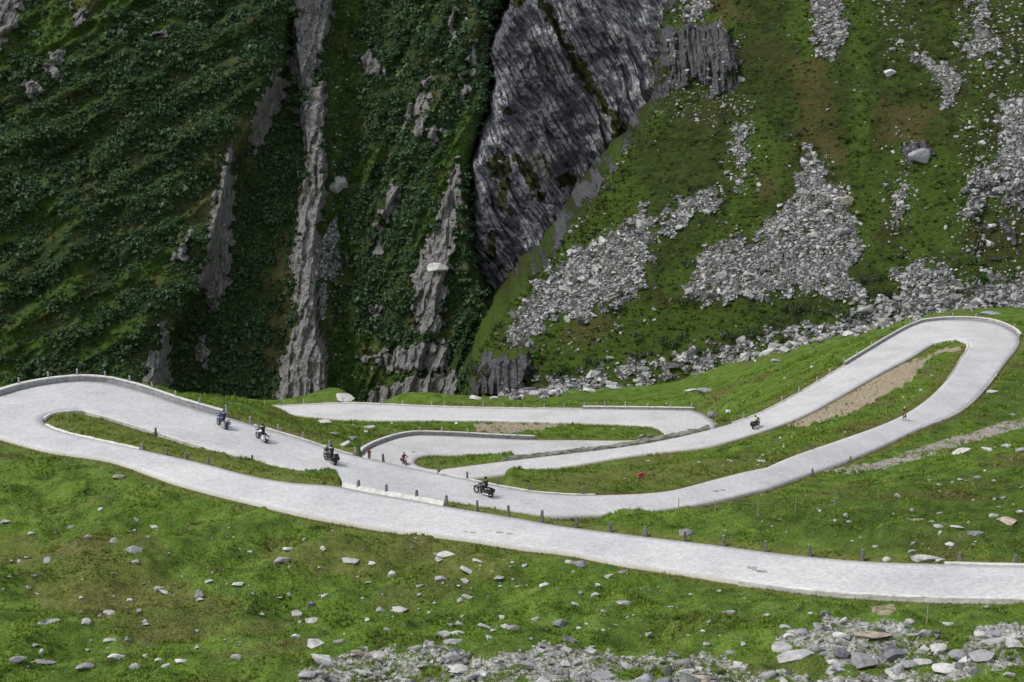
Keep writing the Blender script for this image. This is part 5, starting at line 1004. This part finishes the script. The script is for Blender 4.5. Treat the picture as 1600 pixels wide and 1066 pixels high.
RPX = np.stack(proj(RP), -1); CL_ = (EA + EB) / 2
def place_on_road(objs, px, py, secs, forward, rz=0.0, lean=0.0):
    idx = np.nonzero(np.isin(ES, secs))[0]; d = ((RPX[idx] - np.array([px, py]))**2).sum(-1); a, b = np.unravel_index(d.argmin(), d.shape); i = idx[a]; p = RP[i, b]
    q = at_z(px, py, p[2]); t = CL_[min(i + 1, len(CL_) - 1)] - CL_[max(i - 1, 0)]; t = t * (1 if forward else -1)
    sl_ = math.atan2(t[2], math.hypot(t[0], t[1]))
    for o in objs: o.location = up(q); o.rotation_euler = (lean, -sl_, math.atan2(t[1], t[0]) + rz)
UP_, DOWN = False, True
m = make_motorcycle('blue and white touring motorcycle beside the end of the left bend parapet', M_BLUE, True, True, True, second=M_GREYL); pr = make_person('person in dark blue jacket riding the blue motorcycle', MOTO, M_NAVY, M_JEANS, M_BLUE)
place_on_road([m, pr], 347, 668, [2], UP_, rz=-R(24), lean=R(4))
m = make_motorcycle('white fairing motorcycle second from the left, with black panniers', M_WHITE, True, True, False, second=M_WHITE); pr = make_person('person in black jacket on the white fairing motorcycle', MOTO, M_LEATHER, M_JEANS, M_BLACK); place_on_road([m, pr], 409, 689, [2], UP_, rz=-R(24))
m = make_motorcycle('all black motorcycle riding just left of the cyclist in red', M_BLACK, True, True, True, rim=M_BLACK); pr = make_person('person all in black on the all black motorcycle', MOTO, M_LEATHER, M_LEATHER, M_BLACK); place_on_road([m, pr], 516, 723, [2], UP_, rz=-R(24))
m = make_motorcycle('black motorcycle with chrome wheels, nearest the camera at centre', M_BLACK, False, True, False, rim=M_CHROME); pr = make_person('person in black with pale patch on the nearest motorcycle', MOTO, M_LEATHER, M_JEANS, M_BLACK)
MB().box((-.02, .17, 1.26), (.18, .03, .16), bev=.012).obj('jacket_patch', M_WHITE, pr); place_on_road([m, pr], 755, 774, [2], UP_, rz=-R(24))
m = make_motorcycle('dark motorcycle on the middle road below the right bend', M_BLACK, True, True, True, second=M_BLACK); pr = make_person('person in pale yellow green jacket on the far dark motorcycle', MOTO, M_HIVIS, M_JEANS, M_LEATHER); place_on_road([m, pr], 1181, 668, [5], UP_, rz=R(14))
m = make_motorcycle('small dark red motorcycle in the central small bend', M_RED, False, True, False); pr = make_person('person in wine red jacket on the dark red motorcycle', MOTO, M_WINE, M_JEANS, M_WINE); place_on_road([m, pr], 632, 726, [6], UP_)
m = make_bicycle('red road bicycle at the mouth of the central small bend', M_RED); pr = make_person('person in red jersey cycling at the central small bend', BIKE, M_REDT, M_WINE, M_BLACK, full_face=False); place_on_road([m, pr], 577, 719, [6], UP_)
m = make_bicycle('dark road bicycle alone near the inner edge of the right road', M_BLACK); pr = make_person('person in olive jersey and pale helmet cycling on the right road', BIKE, M_OLIVE, M_OLIVE, M_KHAKI, full_face=False); place_on_road([m, pr], 1413, 656, [3], UP_)
pr = make_person('person in red jacket sitting on the big grass island', SIT, M_REDT, M_WINE, hair=M_HAIR); p = ground_hit(1000, 749)[0]; pr.location = up(p); pr.rotation_euler = (0, 0, R(-70))

# thin pasture fence in the right meadow
fx = [(1060,799),(1117,803),(1184,807),(1243,800),(1304,790)]; fp = ground_hit([a for a, _ in fx], [b for _, b in fx]); root = empty('pasture_fence', up(fp[2])); tag(root, 'thin wire pasture fence on slim stakes in the right meadow', 'fence')
M_STAKE = plain('stake_wood', (.30, .27, .20), .9); c0 = Vector(up(fp[2]))
for p in fp: MB().tube([Vector(up(p)) - c0 + Vector((0, 0, -.2)), Vector(up(p)) - c0 + Vector((.02, 0, .95))], .028, 6).obj('stake', M_STAKE, root)
MB().tube([Vector(up(p)) - c0 + Vector((0, 0, .85)) for p in fp], .008, 4).obj('wire', M_STAKE, root)
for x, y, h_, lab in ((1384,652,1.9,'tall thin marker pole on the island inside the right bend'),(1448,976,1.1,'slim pale stake in the meadow above the foreground rubble')):
    p = ground_hit(x, y)[0]; mb = MB().tube([(0, 0, -.2), (.03, .02, h_)], [.035, .028], 8).ball((.03, .02, h_), (.034, .034, .02), 8); o = mb.obj('marker_pole', M_STAKE); o.location = up(p); tag(o, lab, 'pole')
